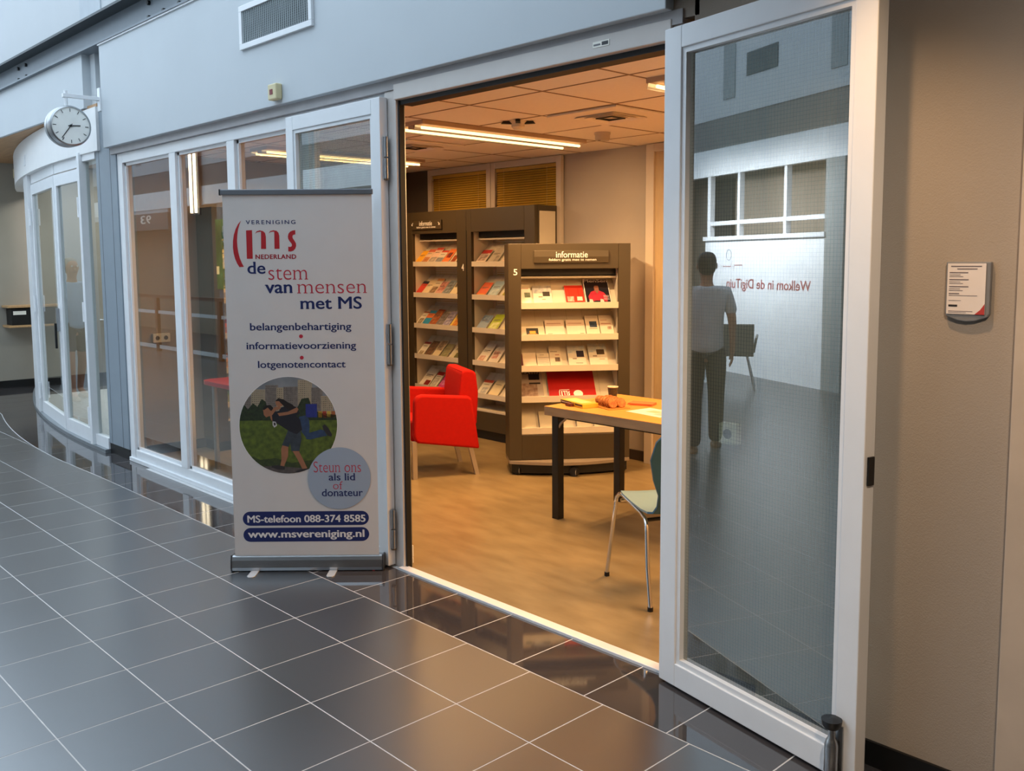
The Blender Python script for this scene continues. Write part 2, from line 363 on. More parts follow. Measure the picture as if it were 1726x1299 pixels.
# steel column between the shops
pl = struct(MB().box(-4.99, -4.53, 0.41, 0.56, 0.09, 2.995, PILL).box(-4.5, -4.47, 0.44, 0.5, 0.09, 2.655, DARKST).build('trim_5', bevel=0.003))
B(-4.985, -4.535, 0.415, 0.5, 0, 0.09, BLACK).build('plinth', pl)
for xx in (-4.915, -4.66): B(xx - 0.004, xx + 0.004, 0.4095, 0.4115, 0.09, 2.99, DARKST).build('panel_joint', pl)
struct(MB().box(-5.10, -4.63, 0.53, 0.6, 2.99, 3.52, mat('pale_column_face', '#c6c6c6', 0.6)).box(-5.10, -4.98, 0.44, 0.53, 2.99, 3.5, FASC).build('trim_6'))
# glazed front: outer frame, mullions, panes
win = struct(MB().box(-4.53, -4.43, 0.42, 0.50, 0.0, 2.6, FRAME).box(-4.43, -0.64, 0.42, 0.50, 2.52, 2.6, FRAME).box(-4.53, -0.64, 0.405, 0.50, 0.0, 0.035, FRAME).box(-4.43, -0.64, 0.425, 0.50, 0.035, 0.105, FRAME).build('window_3', bevel=0.004))
for a, b_ in ((-3.51, -3.40), (-2.57, -2.46), (-1.62, -1.51)): B(a, b_, 0.42, 0.50, 0.105, 2.52, FRAME).build('mullion', win, bevel=0.004)
for a, b_ in ((-4.43, -3.51), (-3.40, -2.57), (-2.46, -1.62), (-1.51, -0.70)):
    B(a, b_, 0.462, 0.468, 0.105, 2.52, GLASSD).build('pane', win)
    MB().box(a, a + 0.022, 0.445, 0.462, 0.105, 2.52, FRAME).box(b_ - 0.022, b_, 0.445, 0.462, 0.105, 2.52, FRAME).box(a, b_, 0.445, 0.462, 0.105, 0.127, FRAME).box(a, b_, 0.445, 0.462, 2.498, 2.52, FRAME).build('glazing_bead', win)
# doorway frame
JAMB = mat('white_lacquer_jamb', '#cfc8c2', 0.35, var=0.02)
df = struct(MB().box(-0.70, -0.60, 0.40, 0.452, 0, 2.6, JAMB).box(-0.60, 1.20, 0.385, 0.50, 2.545, 2.625, JAMB).box(1.20, 1.30, 0.40, 0.50, 0, 2.6, JAMB).build('trim_7', bevel=0.004))
MB().box(-0.60, -0.588, 0.415, 0.447, 0.0, 2.545, RUBBER).box(-0.588, 1.20, 0.42, 0.50, 2.522, 2.545, RUBBER).build('gasket', df)
B(-0.600, -0.593, 0.447, 0.455, 0, 2.52, ALU).build('strike_plate', df)
tag(MB().box(0.80, 0.89, 0.383, 0.386, 2.578, 2.602, LIT).box(0.805, 0.842, 0.3822, 0.3832, 2.585, 2.592, mat('grey_print', '#77777b', 0.6)).box(0.85, 0.884, 0.3822, 0.3832, 2.583, 2.597, mat('dark_grey_print', '#3c3c40', 0.6)).build('sticker'), 'small white printed sticker on the frame above the open doorway', 'sticker')
# right-hand wall beside the doorway
rw = struct(MB().box(1.30, 1.66, 0.40, 0.5, 0, 3.3, WALLB).box(1.66, 2.50, 0.33, 0.5, 0, 3.3, WALLB).box(1.2, 1.32, 0.40, 0.5, 2.62, 3.3, WALLB).build('wall_front'))
struct(MB().box(1.30, 1.66, 0.388, 0.40, 0, 0.085, BLACK).box(1.66, 2.50, 0.318, 0.33, 0, 0.085, BLACK).build('baseboard_front'))
struct(MB().box(2.50, 2.66, 0.30, 0.5, 0, 3.3, mat('pale_door_casing', '#c2b2a0', 0.5)).build('trim_8', bevel=0.004))
d5 = struct(B(2.66, 3.6, 0.37, 0.42, 0, 2.4, mat('orange_beech_door', '#c98b4c', 0.4, var=0.1, stretch=(8, 8, 1))).build('door_5'))
MB().cyl((2.75, 0.37, 1.05), (2.75, 0.31, 1.05), 0.01, CHROME).cyl((2.75, 0.315, 1.05), (2.88, 0.315, 1.05), 0.009, CHROME).build('door_handle', d5)
struct(MB().box(2.66, 3.6, 0.37, 0.5, 2.4, 3.3, WALLB).box(3.6, 8, 0.33, 0.5, 0, 3.3, WALLB).build('wall_front'))
# boxed column end above the doorway and lower ceiling over the right part of the hall
struct(MB().box(1.20, 1.27, 0.20, 0.40, 2.70, 3.3, mat('taupe_board', '#6d665c', 0.6)).build('trim_9', bevel=0.004))
cl = struct(MB().box(1.28, 8, -5.7, 0.5, 3.05, 3.25, mat('taupe_soffit', '#a0968a', 0.7)).box(1.25, 1.30, -5.7, 0.5, 3.05, 5.8, UPW).build('ceiling'))
def downlight(x, y, on=True):
    m = MB(); m.cyl((x, y, 3.045), (x, y, 3.052), 0.07, FRAME, n=24).build('downlight_rim', cl)
    MB().cyl((x, y, 3.043), (x, y, 3.046), 0.052, mat('warm_lamp_face', '#ffe0b0', 0.4, emis='#ffc27a', estr=6.0), n=24).build('lamp_face', cl)
downlight(2.12, -0.32); downlight(3.6, -1.9); downlight(2.35, -3.4)  # middle disc is an added housing for the fill spot
# curved shop front further along
def seg_T(xa, xb, off=0.0):
    ya, yb = crv(xa) + off, crv(xb) + off; L = math.hypot(xb - xa, yb - ya)
    return Matrix.Translation((xa, ya, 0)) @ Matrix.Rotation(math.atan2(yb - ya, xb - xa), 4, 'Z'), L
wd = struct(empty('door_3')) 
CGL = glass_mat('shop_door_glass', (0.70, 0.76, 0.74), 2.1)
def door_piece(xa, xb, kind):
    T, L = seg_T(xa, xb)
    if kind == 'post': return B(0, L, -0.03, 0.06, 0.03, 2.68, FRAME, T).build('door_frame', wd, bevel=0.003)
    if kind == 'fix':
        B(0, L, 0.03, 0.036, 0.13, 2.6, CGL, T).build('pane', wd)
        return MB().box(0, L, 0, 0.06, 0.03, 0.13, FRAME, T).box(0, L, 0, 0.06, 2.6, 2.68, FRAME, T).build('door_frame', wd, bevel=0.003)
    lf = MB().box(0, 0.075, 0, 0.05, 0.03, 2.55, FRAME, T).box(L - 0.075, L, 0, 0.05, 0.03, 2.55, FRAME, T).box(0.075, L - 0.075, 0, 0.05, 0.03, 0.16, FRAME, T).box(0.075, L - 0.075, 0, 0.05, 2.44, 2.55, FRAME, T).build('door_leaf', wd, bevel=0.003)
    B(0.075, L - 0.075, 0.022, 0.028, 0.16, 2.44, CGL, T).build('pane', lf)
    B(0, L, 0.01, 0.06, 2.565, 2.68, FRAME, T).build('door_frame', wd)
    for z in (0.28, 1.25, 2.2):
        hx = 0.03 if kind == 'leafL' else L - 0.03
        MB().cyl(T @ Vector((hx, -0.02, z - 0.09)), T @ Vector((hx, -0.02, z + 0.09)), 0.014, FRAME, n=10).build('hinge', lf)
    if kind == 'leafL':
        MB().box(L - 0.05, L - 0.02, -0.03, -0.002, 1.02, 1.25, ALU, T).box(L - 0.05, L - 0.03, -0.05, -0.03, 0.85, 1.10, BLACK, T).build('door_handle', lf)
door_piece(-10.2, -9.0, 'fix'); door_piece(-9.0, -8.1, 'fix'); door_piece(-8.1, -7.68, 'post')
door_piece(-7.66, -6.30, 'leafL'); door_piece(-6.28, -5.37, 'leafR'); door_piece(-5.37, -5.31, 'post'); door_piece(-5.31, -4.99, 'fix')
struct(MB().prism([(x, crv(x) - 0.03) for x in [-4.99 - 0.4 * k for k in range(14)]] + [(x, crv(x) + 0.08) for x in [-4.99 - 0.4 * k for k in reversed(range(14))]], 0, 0.03, mat('threshold_metal', '#9aa0a4', 0.35, 0.6), 'z').build('trim_10'))
def hcv(x): return 0.385 + 0.0305 * (x + 5) ** 2
xs_ = [-4.87 - 0.35 * k for k in range(19)]
hdr = struct(MB().prism([(x, hcv(min(x, -5))) for x in xs_] + [(x, hcv(min(x, -5)) + 0.35) for x in reversed(xs_)], 2.66, 3.03, mat('pale_header_render', '#e4e4e3', 0.6, var=0.02), 'z').build('wall_header'))
for x, z in ((-7.6, 2.80), (-9.5, 2.82)): 
    T = Matrix.Translation((x, hcv(x) - 0.01, z)) @ Matrix.Rotation(math.atan(0.061 * (x + 5)), 4, 'Z')
    tag(B(-0.045, 0.045, 0.0, 0.03, -0.05, 0.06, WHITE if x > -9 else mat('cream_plastic', '#d8cba0', 0.5), T).build('wall_fitting', bevel=0.004), 'small white wall fitting on the curved header above the doors' if x > -9 else 'small yellowish wall fitting at the far end of the curved header', 'wall fitting')
struct(MB().box(-14, -4.88, 0.40, 4.2, 3.035, 3.06, mat('beech_soffit', '#b98f63', 0.5, var=0.12, scale=3, stretch=(1, 9, 1))).build('ceiling'))
struct(B(-10.6, -10.4, 0.42, 4.2, 0, 3.04, HWALL).build('wall_end'))
struct(B(-10.4, -10.385, 0.42, 4.2, 0, 0.10, BLACK).build('baseboard_end'))
struct(MB().box(-10.4, -4.74, 4.1, 4.2, 0, 3.04, HWALL).box(-4.9, -4.75, 0.56, 4.2, 0, 3.04, HWALL).build('wall_back'))
gz = struct(MB().box(-26, -10.6, 0.42, 0.50, 0, 0.12, FRAME).box(-26, -10.6, 0.42, 0.50, 2.95, 3.05, FRAME).box(-26, -10.6, 0.43, 0.49, 1.02, 1.08, FRAME).build('added_window_5'))  # unseen frontage, added as glazing so daylight still reaches the floor reflections
for k in range(11):
    x = -26 + 1.54 * k; B(x, x + 0.07, 0.42, 0.5, 0.12, 2.95, FRAME).build('mullion', gz)
    if k < 10: B(x + 0.07, x + 1.54, 0.46, 0.466, 0.12, 2.95, GLASS).build('pane', gz)
# small shelf with a black box on the end wall
sh = thing('wall_shelf', 'double beech wall shelf on the grey wall at the far left', 'shelf', (-10.4, 1.0, 0))
for z in (0.835, 1.10): B(0.0, 0.30, 0, 0.72, z, z + 0.028, WOOD).build('board', sh, bevel=0.003)
bx = thing('storage_box', 'black box with a white label between the two boards of the wall shelf', 'box', (-10.38, 1.05, 0.864))
B(0, 0.24, 0, 0.55, 0, 0.22, BLACK).build('body', bx, bevel=0.004); B(0.2405, 0.242, 0.02, 0.18, 0.14, 0.19, LIT).build('paper_label', bx)

# ---- opposite side of the hall (seen mirrored in the glass)
OY = -5.7
ow = struct(MB().box(-26, 8, OY - 0.6, OY - 0.5, 0, 3.8, mat('dim_shop_interior', '#8a7f70', 0.8)).box(-26, 8, OY - 0.1, OY, 3.8, 5.8, UPW).box(-26, 8, OY - 0.08, OY - 0.01, 3.35, 3.8, mat('recess_grey', '#7a7a78', 0.7)).box(-26, 8, OY - 0.08, OY + 0.02, 2.95, 3.35, mat('bright_white_panel', '#eef1f3', 0.5)).build('wall_opposite'))
for x in (-12.4, -10.0, -7.55, -5.15, -2.6, -14.8, -17.2, -19.6): B(x - 0.15, x + 0.15, OY, OY + 0.012, 4.05, 5.8, mat('grey_pilaster', '#8f9698', 0.6)).build('pilaster', ow)
for x in (-11.6, -9.2, -6.75, -4.35, -16, -18.4): B(x - 0.36, x + 0.36, OY, OY + 0.012, 4.30, 4.62, mat('dark_upper_window', '#4d5656', 0.5)).build('upper_window', ow)  # flat dark sheets stand for the small upper windows
pn = struct(B(-8.1, -5.3, OY - 0.05, OY + 0.03, 0, 1.97, mat('bright_white_panel', '#eef1f3', 0.5)).build('wall_opposite'))
B(-8.13, -5.28, OY - 0.06, OY + 0.06, 1.97, 2.03, WHITE).build('counter_top', pn)
TX = Matrix.Translation((0, OY + 0.032, 0)) @ Matrix.Rotation(math.pi, 4, 'Z')
lettering('welcome_lettering', 'Welkom in de DigiTuin', mat('dull_red_vinyl', '#9c3a34', 0.6), pn, (5.55, 7.50, 1.22, 1.40), TX, bold=0.01)
lg = MB()
for k in range(20):
    a0, a1 = 2 * math.pi * k / 20, 2 * math.pi * (k + 1) / 20
    lg.face([(7.45 + r * math.cos(a), 0, 1.75 + r * 1.2 * math.sin(a)) for r, a in ((0.06, a0), (0.07, a0), (0.07, a1), (0.06, a1))], mat('blue_grey_vinyl', '#5b6c86', 0.6), TX)
for (a, b_), (c, d) in zip([(7.6, 1.58), (7.4, 1.58), (7.36, 1.66), (7.33, 1.52), (7.30, 1.6), (7.1, 1.6)], [(7.4, 1.58), (7.36, 1.66), (7.33, 1.52), (7.30, 1.6), (7.1, 1.6)]): lg.face([(a, 0, b_ - 0.005), (c, 0, d - 0.005), (c, 0, d + 0.005), (a, 0, b_ + 0.005)], mat('dull_red_vinyl'), TX)
lg.build('flower_emblem', pn)
struct(MB().box(-5.3, -4.95, OY - 0.1, OY + 0.04, 0, 2.95, mat('grey_column', '#8e9494', 0.6)).box(-4.95, -1.5, OY - 0.05, OY, 0, 2.95, FASC).box(-8.1, -8.02, OY - 0.08, OY, 2.03, 2.95, WHITE).box(-7.3, -7.24, OY - 0.08, OY, 2.03, 2.95, WHITE).box(-6.2, -6.14, OY - 0.08, OY, 2.03, 2.95, WHITE).box(-8.1, -5.3, OY - 0.075, OY - 0.005, 2.2, 2.26, WHITE).build('trim_11'))
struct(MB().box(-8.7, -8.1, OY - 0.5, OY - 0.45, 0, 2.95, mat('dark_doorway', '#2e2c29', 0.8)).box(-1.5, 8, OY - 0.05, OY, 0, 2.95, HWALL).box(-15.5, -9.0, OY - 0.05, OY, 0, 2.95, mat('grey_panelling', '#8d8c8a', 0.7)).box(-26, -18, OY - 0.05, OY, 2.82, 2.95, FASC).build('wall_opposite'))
sg = tag(B(-22.5, -17.9, OY + 0.0, OY + 0.05, 2.46, 2.86, mat('grey_sign_board', '#6e6c6c', 0.5)).build('number_sign'), 'grey sign board with white number 93 across the hall, mirrored in the window', 'sign')
for ch_, xa_, xb_ in (('9', 18.85, 19.15), ('3', 19.2, 19.5)): lettering('digit', ch_, LIT, sg, (xa_, xb_, 2.62, 2.82), Matrix.Translation((0, OY + 0.052, 0)) @ Matrix.Rotation(math.pi, 4, 'Z'), bold=0.02)
tb = thing('wall_light', 'vertical twin tube light on the far side of the hall, mirrored in the glass', 'light', (-16.35, OY + 0.05, 2.72))
B(-0.22, 0.22, 0, 0.04, 0, 1.75, DARKST).build('back_plate', tb)
for x in (-0.11, 0.11): MB().cyl((x, 0.07, 0.05), (x, 0.07, 1.7), 0.03, mat('tube_glow', '#fff2d8', 0.4, emis='#ffe9c4', estr=7.0), n=12).build('tube', tb)
struct(MB().box(-26.2, -26, -6, 4.2, 0, 5.8, UPW).box(8, 8.2, -6, 0.5, 0, 5.8, HWALL).build('wall_end'))
# garden window and hand rail at the other side
gw = struct(B(-15.55, -14.75, OY, OY + 0.02, 1.1, 2.6, mat('garden_view_foliage', '#8fae5a', 0.6, color2='#1e3a1c', scale=2.2, emis='#7fae50', estr=0.12)).build('window_4'))
lettering('lettering', 'DigiTuin', LIT, gw, (0.0, 1.35, 0, 0.26), Matrix.Translation((-14.95, OY + 0.03, 2.45)) @ Matrix.Rotation(math.pi, 4, 'Z') @ Matrix.Rotation(R(90), 4, 'Y'), bold=0.01)
rl = struct(MB().box(-15.5, -11.0, -3.74, -3.66, 1.02, 1.08, mat('brown_handrail', '#6b4630', 0.4)).box(-15.5, -11.0, -3.71, -3.69, 0.72, 0.78, WHITE).box(-15.5, -11.0, -3.71, -3.69, 0.05, 0.12, WHITE).build('trim_12'))
for x in (-15.3, -14.0, -12.7, -11.4): B(x - 0.05, x + 0.05, -3.73, -3.67, 0, 1.02, mat('brown_handrail')).build('baluster', rl)

# ================================================================== DOOR LEAVES
WIRE = mat('dark_wire', '#59605e', 0.5, 0.3)
def leaf(nm, loc, rz, W, hinge_left, pane_x):
    d = struct(empty(nm, loc, rz)); z0, z1 = 0.012, 2.567; a, b_ = pane_x
    MB().box(0, a - 0.02, 0, 0.05, z0, z1, FRAME).box(b_ + 0.02, W, 0, 0.05, z0, z1, FRAME).box(a - 0.02, b_ + 0.02, 0, 0.05, z0, 0.105, FRAME).box(a - 0.02, b_ + 0.02, 0, 0.05, 2.485, z1, FRAME).build('door_frame', d, bevel=0.003)
    MB().box(a - 0.02, a, 0.008, 0.03, 0.105, 2.485, FRAME).box(b_, b_ + 0.02, 0.008, 0.03, 0.105, 2.485, FRAME).box(a, b_, 0.008, 0.03, 0.105, 0.125, FRAME).box(a, b_, 0.008, 0.03, 2.465, 2.485, FRAME).build('glazing_bead', d)
    B(a, b_, 0.030, 0.036, 0.11, 2.48, GLASSR).build('pane', d)
    wr = MB(); n = int((b_ - a) / 0.0135); t = 0.00045
    for k in range(1, n): x = a + (b_ - a) * k / n; wr.box(x - t, x + t, 0.037, 0.038, 0.11, 2.48, WIRE)
    n = int(2.37 / 0.0135)
    for k in range(1, n): z = 0.11 + 2.37 * k / n; wr.box(a, b_, 0.037, 0.038, z - t, z + t, WIRE)
    stuff(wr.build('wire_mesh', d))
    hx = -0.008 if hinge_left else W + 0.012
    for z in (0.22, 1.25, 2.25):
        h = MB().cyl((hx, 0.03, z - 0.11), (hx, 0.03, z - 0.004), 0.013, ALU, n=12).cyl((hx, 0.03, z + 0.004), (hx, 0.03, z + 0.11), 0.013, ALU, n=12).cyl((hx, 0.03, z - 0.118), (hx, 0.03, z - 0.11), 0.015, mat('brown_cap', '#5a4a3a', 0.5), n=12)
        h.build('hinge', d, smooth=True)
    return d
leaf('door_1', (-1.645, 0.345, 0), 0, 0.975, False, (0.10, 0.875))
dr = leaf('door_2', (1.222, 0.318, 0), R(-11.6), 0.942, True, (0.112, 0.842))
# foot bolt on the right leaf
fb = MB().lathe([(0.0, 0.0), (0.018, 0.0), (0.022, 0.02), (0.022, 0.11), (0.018, 0.125), (0.012, 0.135), (0.012, 0.17)], ALU, 20, Matrix.Translation((0.873, -0.028, 0.03)))
fb.box(0.848, 0.898, -0.006, 0.0, 0.03, 0.20, ALU).build('foot_bolt', dr, smooth=True)
MB().lathe([(0.0, 0.0), (0.024, 0.0), (0.031, 0.012), (0.033, 0.028), (0.0, 0.034)], BLACK, 20, Matrix.Translation((0.873, -0.03, 0.197))).build('bolt_cap', dr, smooth=True)
B(0.944, 0.95, 0.012, 0.04, 1.0, 1.09, BLACK).build('latch', dr)

# ================================================================== HALL THINGS
# station clock
ck = thing('station_clock', 'round aluminium double-sided station clock hanging from a white bracket', 'clock', (-4.66, 0.085, 2.81))
prof = [(0.0, -0.075), (0.145, -0.075), (0.160, -0.07), (0.165, -0.05), (0.165, -0.008), (0.158, -0.004), (0.158, 0.004), (0.165, 0.008), (0.165, 0.05), (0.160, 0.07), (0.148, 0.075)]
TC = Matrix.Rotation(R(90), 4, 'Y')
MB().lathe(prof, ALU, 48, TC).build('housing', ck, smooth=True)
MB().lathe([(0.0, 0.068), (0.150, 0.068)], mat('clock_face_white', '#eef0ea', 0.4), 48, TC).build('dial', ck)
for k in range(12):
    hd = MB()
    a = 2 * math.pi * k / 12; T = Matrix.Translation((0.070, 0, 0)) @ Matrix.Rotation(-a, 4, 'X')
    hd.box(0, 0.001, -0.0025, 0.0025, 0.112, 0.138, BLACK, T).build('hour_mark', ck)
for nm_, ln, wd_, a in (('hour_hand', 0.075, 0.004, R(-86)), ('minute_hand', 0.125, 0.003, R(-216))):
    B(0.072, 0.0735, -wd_, wd_, -0.02, ln, BLACK, Matrix.Rotation(a, 4, 'X')).build(nm_, ck)
MB().cyl((0.07, 0, 0), (0.077, 0, 0), 0.010, BLACK).build('hub', ck)
br = MB().box(-0.018, 0.018, -0.03, 0.315, 0.235, 0.265, FRAME).box(-0.03, 0.03, 0.255, 0.325, 0.15, 0.34, FRAME).cyl((0, -0.005, 0.16), (0, -0.005, 0.29), 0.014, FRAME)
br.build('bracket', ck, bevel=0.002)
# wall vent
vt = thing('ventilation_grille', 'white framed ventilation grille high on the fascia', 'vent', (-2.16, FT, 3.045))
MB().box(0, 0.865, -0.02, 0, 0, 0.035, FRAME).box(0, 0.865, -0.02, 0, 0.235, 0.27, FRAME).box(0, 0.035, -0.02, 0, 0.035, 0.235, FRAME).box(0.83, 0.865, -0.02, 0, 0.035, 0.235, FRAME).build('frame', vt, bevel=0.002)
B(0.035, 0.83, -0.004, -0.002, 0.035, 0.235, mat('dark_duct', '#4c5456', 0.7)).build('backing', vt)
sv = MB()
for k in range(34): sv.box(-0.004, 0.004, -0.0007, 0.0007, 0.035, 0.235, mat('grey_louvre', '#9aa3a5', 0.5), Matrix.Translation((0.046 + k * 0.0236, -0.011, 0)) @ Matrix.Rotation(R(40), 4, 'Z'))
for k in range(14): sv.box(0.035, 0.83, -0.007, -0.005, 0.045 + k * 0.014, 0.047 + k * 0.014, mat('grey_louvre'))
stuff(sv.build('louvre', vt))
# alarm push
al = thing('alarm_call_point', 'small cream alarm box with a red window on the fascia', 'alarm', (-1.725, FT, 2.68))
B(-0.05, 0.05, -0.045, 0, 0, 0.095, mat('cream_plastic', '#e4e0c8', 0.4)).build('housing', al, bevel=0.008, seg=3)
B(-0.022, 0.012, -0.0475, -0.045, 0.03, 0.062, mat('dark_red_lens', '#7a1418', 0.2)).build('lens', al)
# notice holder
nh = thing('notice_holder', 'curved grey notice holder with a printed white sheet on the beige wall', 'notice', (2.30, 0.33, 1.515))
MB().prism([(-0.004, 0.02), (0.0, 0.01), (0.035, -0.002), (0.06, -0.005), (0.085, -0.002), (0.118, 0.01), (0.124, 0.02), (0.124, 0.175), (-0.004, 0.175)], -0.018, 0, mat('grey_plastic_holder', '#7c7d80', 0.35), 'y').build('holder', nh, bevel=0.003)
B(0.002, 0.112, -0.0215, -0.0185, 0.018, 0.170, mat('notice_paper', '#e6dcd6', 0.4)).build('sheet', nh)
GP = mat('small_grey_print', '#6f6468', 0.6)
tx = MB()
for z, x0, x1, h in ((0.160, 0.012, 0.10, 0.003), (0.152, 0.03, 0.088, 0.003), (0.141, 0.008, 0.062, 0.003), (0.135, 0.008, 0.04, 0.0015), (0.130, 0.008, 0.048, 0.0015), (0.120, 0.008, 0.064, 0.003), (0.114, 0.008, 0.04, 0.0015), (0.109, 0.008, 0.048, 0.0015), (0.099, 0.008, 0.064, 0.003), (0.093, 0.008, 0.04, 0.0015), (0.088, 0.008, 0.048, 0.0015), (0.078, 0.008, 0.038, 0.003), (0.073, 0.008, 0.09, 0.0015), (0.058, 0.008, 0.044, 0.0012), (0.026, 0.008, 0.078, 0.0015), (0.022, 0.008, 0.06, 0.001)): tx.box(x0, x1, -0.0222, -0.0216, z, z + h, GP)
tx.box(0.008, 0.034, -0.0222, -0.0216, 0.040, 0.046, mat('black_print', '#221f20', 0.6)).build('print', nh)
MB().prism([(0.112, 0.018), (0.112, 0.05), (0.10, 0.032), (0.084, 0.018)], -0.0224, -0.0217, mat('red_corner_print', '#b43a34', 0.5), 'y').build('red_corner', nh)
# sockets
def socket(loc, rz, label, n=1):
    s_ = thing('wall_socket', label, 'socket', loc, rz, None)
    for k in range(n):
        x = k * 0.075
        B(x - 0.04, x + 0.04, -0.035, 0, -0.04, 0.04, mat('cream_socket_plastic', '#d9d4c4', 0.35)).build('cover_plate', s_, bevel=0.006, seg=3)
        MB().lathe([(0.0, -0.01), (0.019, -0.01), (0.021, 0.0), (0.025, 0.001)], mat('cream_socket_plastic'), 24, Matrix.Translation((x, -0.0365, 0)) @ Matrix.Rotation(R(90), 4, 'X')).build('recess', s_, smooth=True)
        MB().lathe([(0.0, 0.0), (0.019, 0.0)], mat('socket_shadow_grey', '#55524c', 0.5), 20, Matrix.Translation((x, -0.0358, 0)) @ Matrix.Rotation(R(90), 4, 'X')).build('socket_face', s_)
        MB().cyl((x - 0.009, -0.0362, 0), (x - 0.009, -0.0372, 0), 0.0028, BLACK, n=10).cyl((x + 0.009, -0.0362, 0), (x + 0.009, -0.0372, 0), 0.0028, BLACK, n=10).build('pin_hole', s_)
socket((1.497, 0.40, 1.045), 0, 'single cream wall socket behind the right-hand wired glass door leaf')
socket((-4.62, 0.72, 1.035), R(90), 'double cream wall socket inside, seen through the leftmost window pane', 2)
# interior window board carrying that socket wall
# persons in the hall (seen mirrored in the glass)
def skin(name, joints, edges, m, parent, sub=2):
    me = bpy.data.meshes.new(name); me.from_pydata([j[0] for j in joints], edges, []); me.materials.append(m)
    o = bpy.data.objects.new(name, me); C.objects.link(o); o.parent = parent
    md = o.modifiers.new('skin', 'SKIN')
    if not me.skin_vertices: me.skin_vertices.new()
    sv_ = me.skin_vertices[0].data
    for i, j in enumerate(joints): sv_[i].radius = j[1] if isinstance(j[1], tuple) else (j[1], j[1])
    sv_[0].use_root = True
    s_ = o.modifiers.new('sub', 'SUBSURF'); s_.levels = sub; s_.render_levels = sub
    return o
SKINM = mat('skin', '#b88468', 0.5, var=0.05)
def person(loc, rz, label, shirt, trouser, hair, armfwd=0.0, shorts=True):
    p = thing('person', label, 'person', loc, rz)        # faces -y locally
    J = [((0, 0, 0.93), (0.12, 0.08)), ((0, 0, 1.12), (0.10, 0.065)), ((0, 0.0, 1.32), (0.12, 0.07)), ((0, 0.01, 1.45), (0.055, 0.05)), ((0, -0.005, 1.53), (0.05, 0.05)),
         ((0.0, -0.02, 1.60), (0.078, 0.095)), ((0, -0.015, 1.68), (0.076, 0.092)), ((0, -0.01, 1.73), (0.045, 0.055))]
    E = [(0, 1), (1, 2), (2, 3), (3, 4), (4, 5), (5, 6), (6, 7)]
    for s_ in (-1, 1):
        k = len(J); a = armfwd if s_ < 0 else armfwd * 0.3
        J += [((s_ * 0.17, 0.01, 1.41), 0.055), ((s_ * 0.225, 0.02 - a * 0.3, 1.16), 0.04), ((s_ * 0.235, -0.06 - a, 0.93 + a * 0.5), 0.028), ((s_ * 0.235, -0.08 - a * 1.2, 0.85 + a * 0.6), 0.03)]
        E += [(2, k), (k, k + 1), (k + 1, k + 2), (k + 2, k + 3)]
        k = len(J); st = s_ * 0.16
        J += [((s_ * 0.09, 0, 0.86), 0.095), ((s_ * 0.10, -0.02 - st * 0.4, 0.50), 0.06), ((s_ * 0.10, 0.03 - st * 0.9, 0.10), 0.038), ((s_ * 0.11, -0.10 - st * 0.9, 0.035), (0.038, 0.028))]
        E += [(0, k), (k, k + 1), (k + 1, k + 2), (k + 2, k + 3)]
    skin('body', J, E, SKINM, p)
    TJ = [((0, 0, 0.80), (0.178, 0.128)), (J[1][0], (0.158, 0.112)), (J[2][0], (0.18, 0.115)), ((0, 0.01, 1.435), (0.085, 0.075))]; TE = [(0, 1), (1, 2), (2, 3)]
    for s_ in (-1, 1):
        a = armfwd if s_ < 0 else armfwd * 0.3; k = len(TJ)
        TJ += [((s_ * 0.175, 0.01, 1.405), 0.068), ((s_ * 0.222, 0.018 - a * 0.25, 1.20), 0.056)]; TE += [(2, k), (k, k + 1)]
    skin('shirt', TJ, TE, shirt, p)
    SJ = [((0, 0, 1.00), (0.155, 0.106))]; SE = []
    for s_ in (-1, 1):
        k = len(SJ); st = s_ * 0.16
        SJ += [((s_ * 0.09, 0, 0.84), 0.108)]; SE += [(0, k)]
        if shorts: SJ += [((s_ * 0.10, -0.02 - st * 0.35, 0.56), 0.085)]; SE += [(k, k + 1)]
        else: SJ += [((s_ * 0.10, -0.02 - st * 0.4, 0.50), 0.080), ((s_ * 0.10, 0.03 - st * 0.9, 0.05), 0.066)]; SE += [(k, k + 1), (k + 1, k + 2)]
    skin('shorts' if shorts else 'trousers', SJ, SE, trouser, p)
    hj = [((0, 0.045, 1.55), (0.06, 0.04)), ((0, 0.035, 1.62), (0.088, 0.08)), ((0, 0.02, 1.70), (0.094, 0.098)), ((0, 0.01, 1.765), (0.06, 0.066))]
    skin('hair', hj, [(0, 1), (1, 2), (2, 3)], hair, p)
    fc = MB()
    fc.add([(-0.014, -0.112, 1.612), (0.014, -0.112, 1.612), (0, -0.145, 1.615), (0, -0.108, 1.66)], [(0, 1, 2), (1, 3, 2), (0, 2, 3)], SKINM)
    fc.build('nose', p)
    MB().tube([(-0.022, -0.106, 1.585), (-0.008, -0.114, 1.582), (0.008, -0.114, 1.582), (0.022, -0.106, 1.585)], 0.0045, mat('lip_tone', '#94564a', 0.5), 8).build('mouth', p, smooth=True)
    for s_ in (-1, 1):
        MB().lathe([(0.0, -0.012), (0.009, -0.008), (0.012, 0), (0.009, 0.008), (0.0, 0.012)], mat('eye_white', '#d8d4cc', 0.3), 12, Matrix.Translation((s_ * 0.032, -0.105, 1.655))).build('eye', p, smooth=True)
        MB().lathe([(0.0, -0.03), (0.016, -0.015), (0.02, 0.005), (0.012, 0.025), (0, 0.03)], SKINM, 10, Matrix.Translation((s_ * 0.082, 0.0, 1.635)) @ Matrix.Scale(0.5, 4, (1, 0, 0))).build('ear', p, smooth=True)
        # hand: palm and five fingers
        a = armfwd if s_ < 0 else armfwd * 0.3; base = Vector((s_ * 0.235, -0.08 - a * 1.2, 0.85 + a * 0.6))
        hnd = MB()
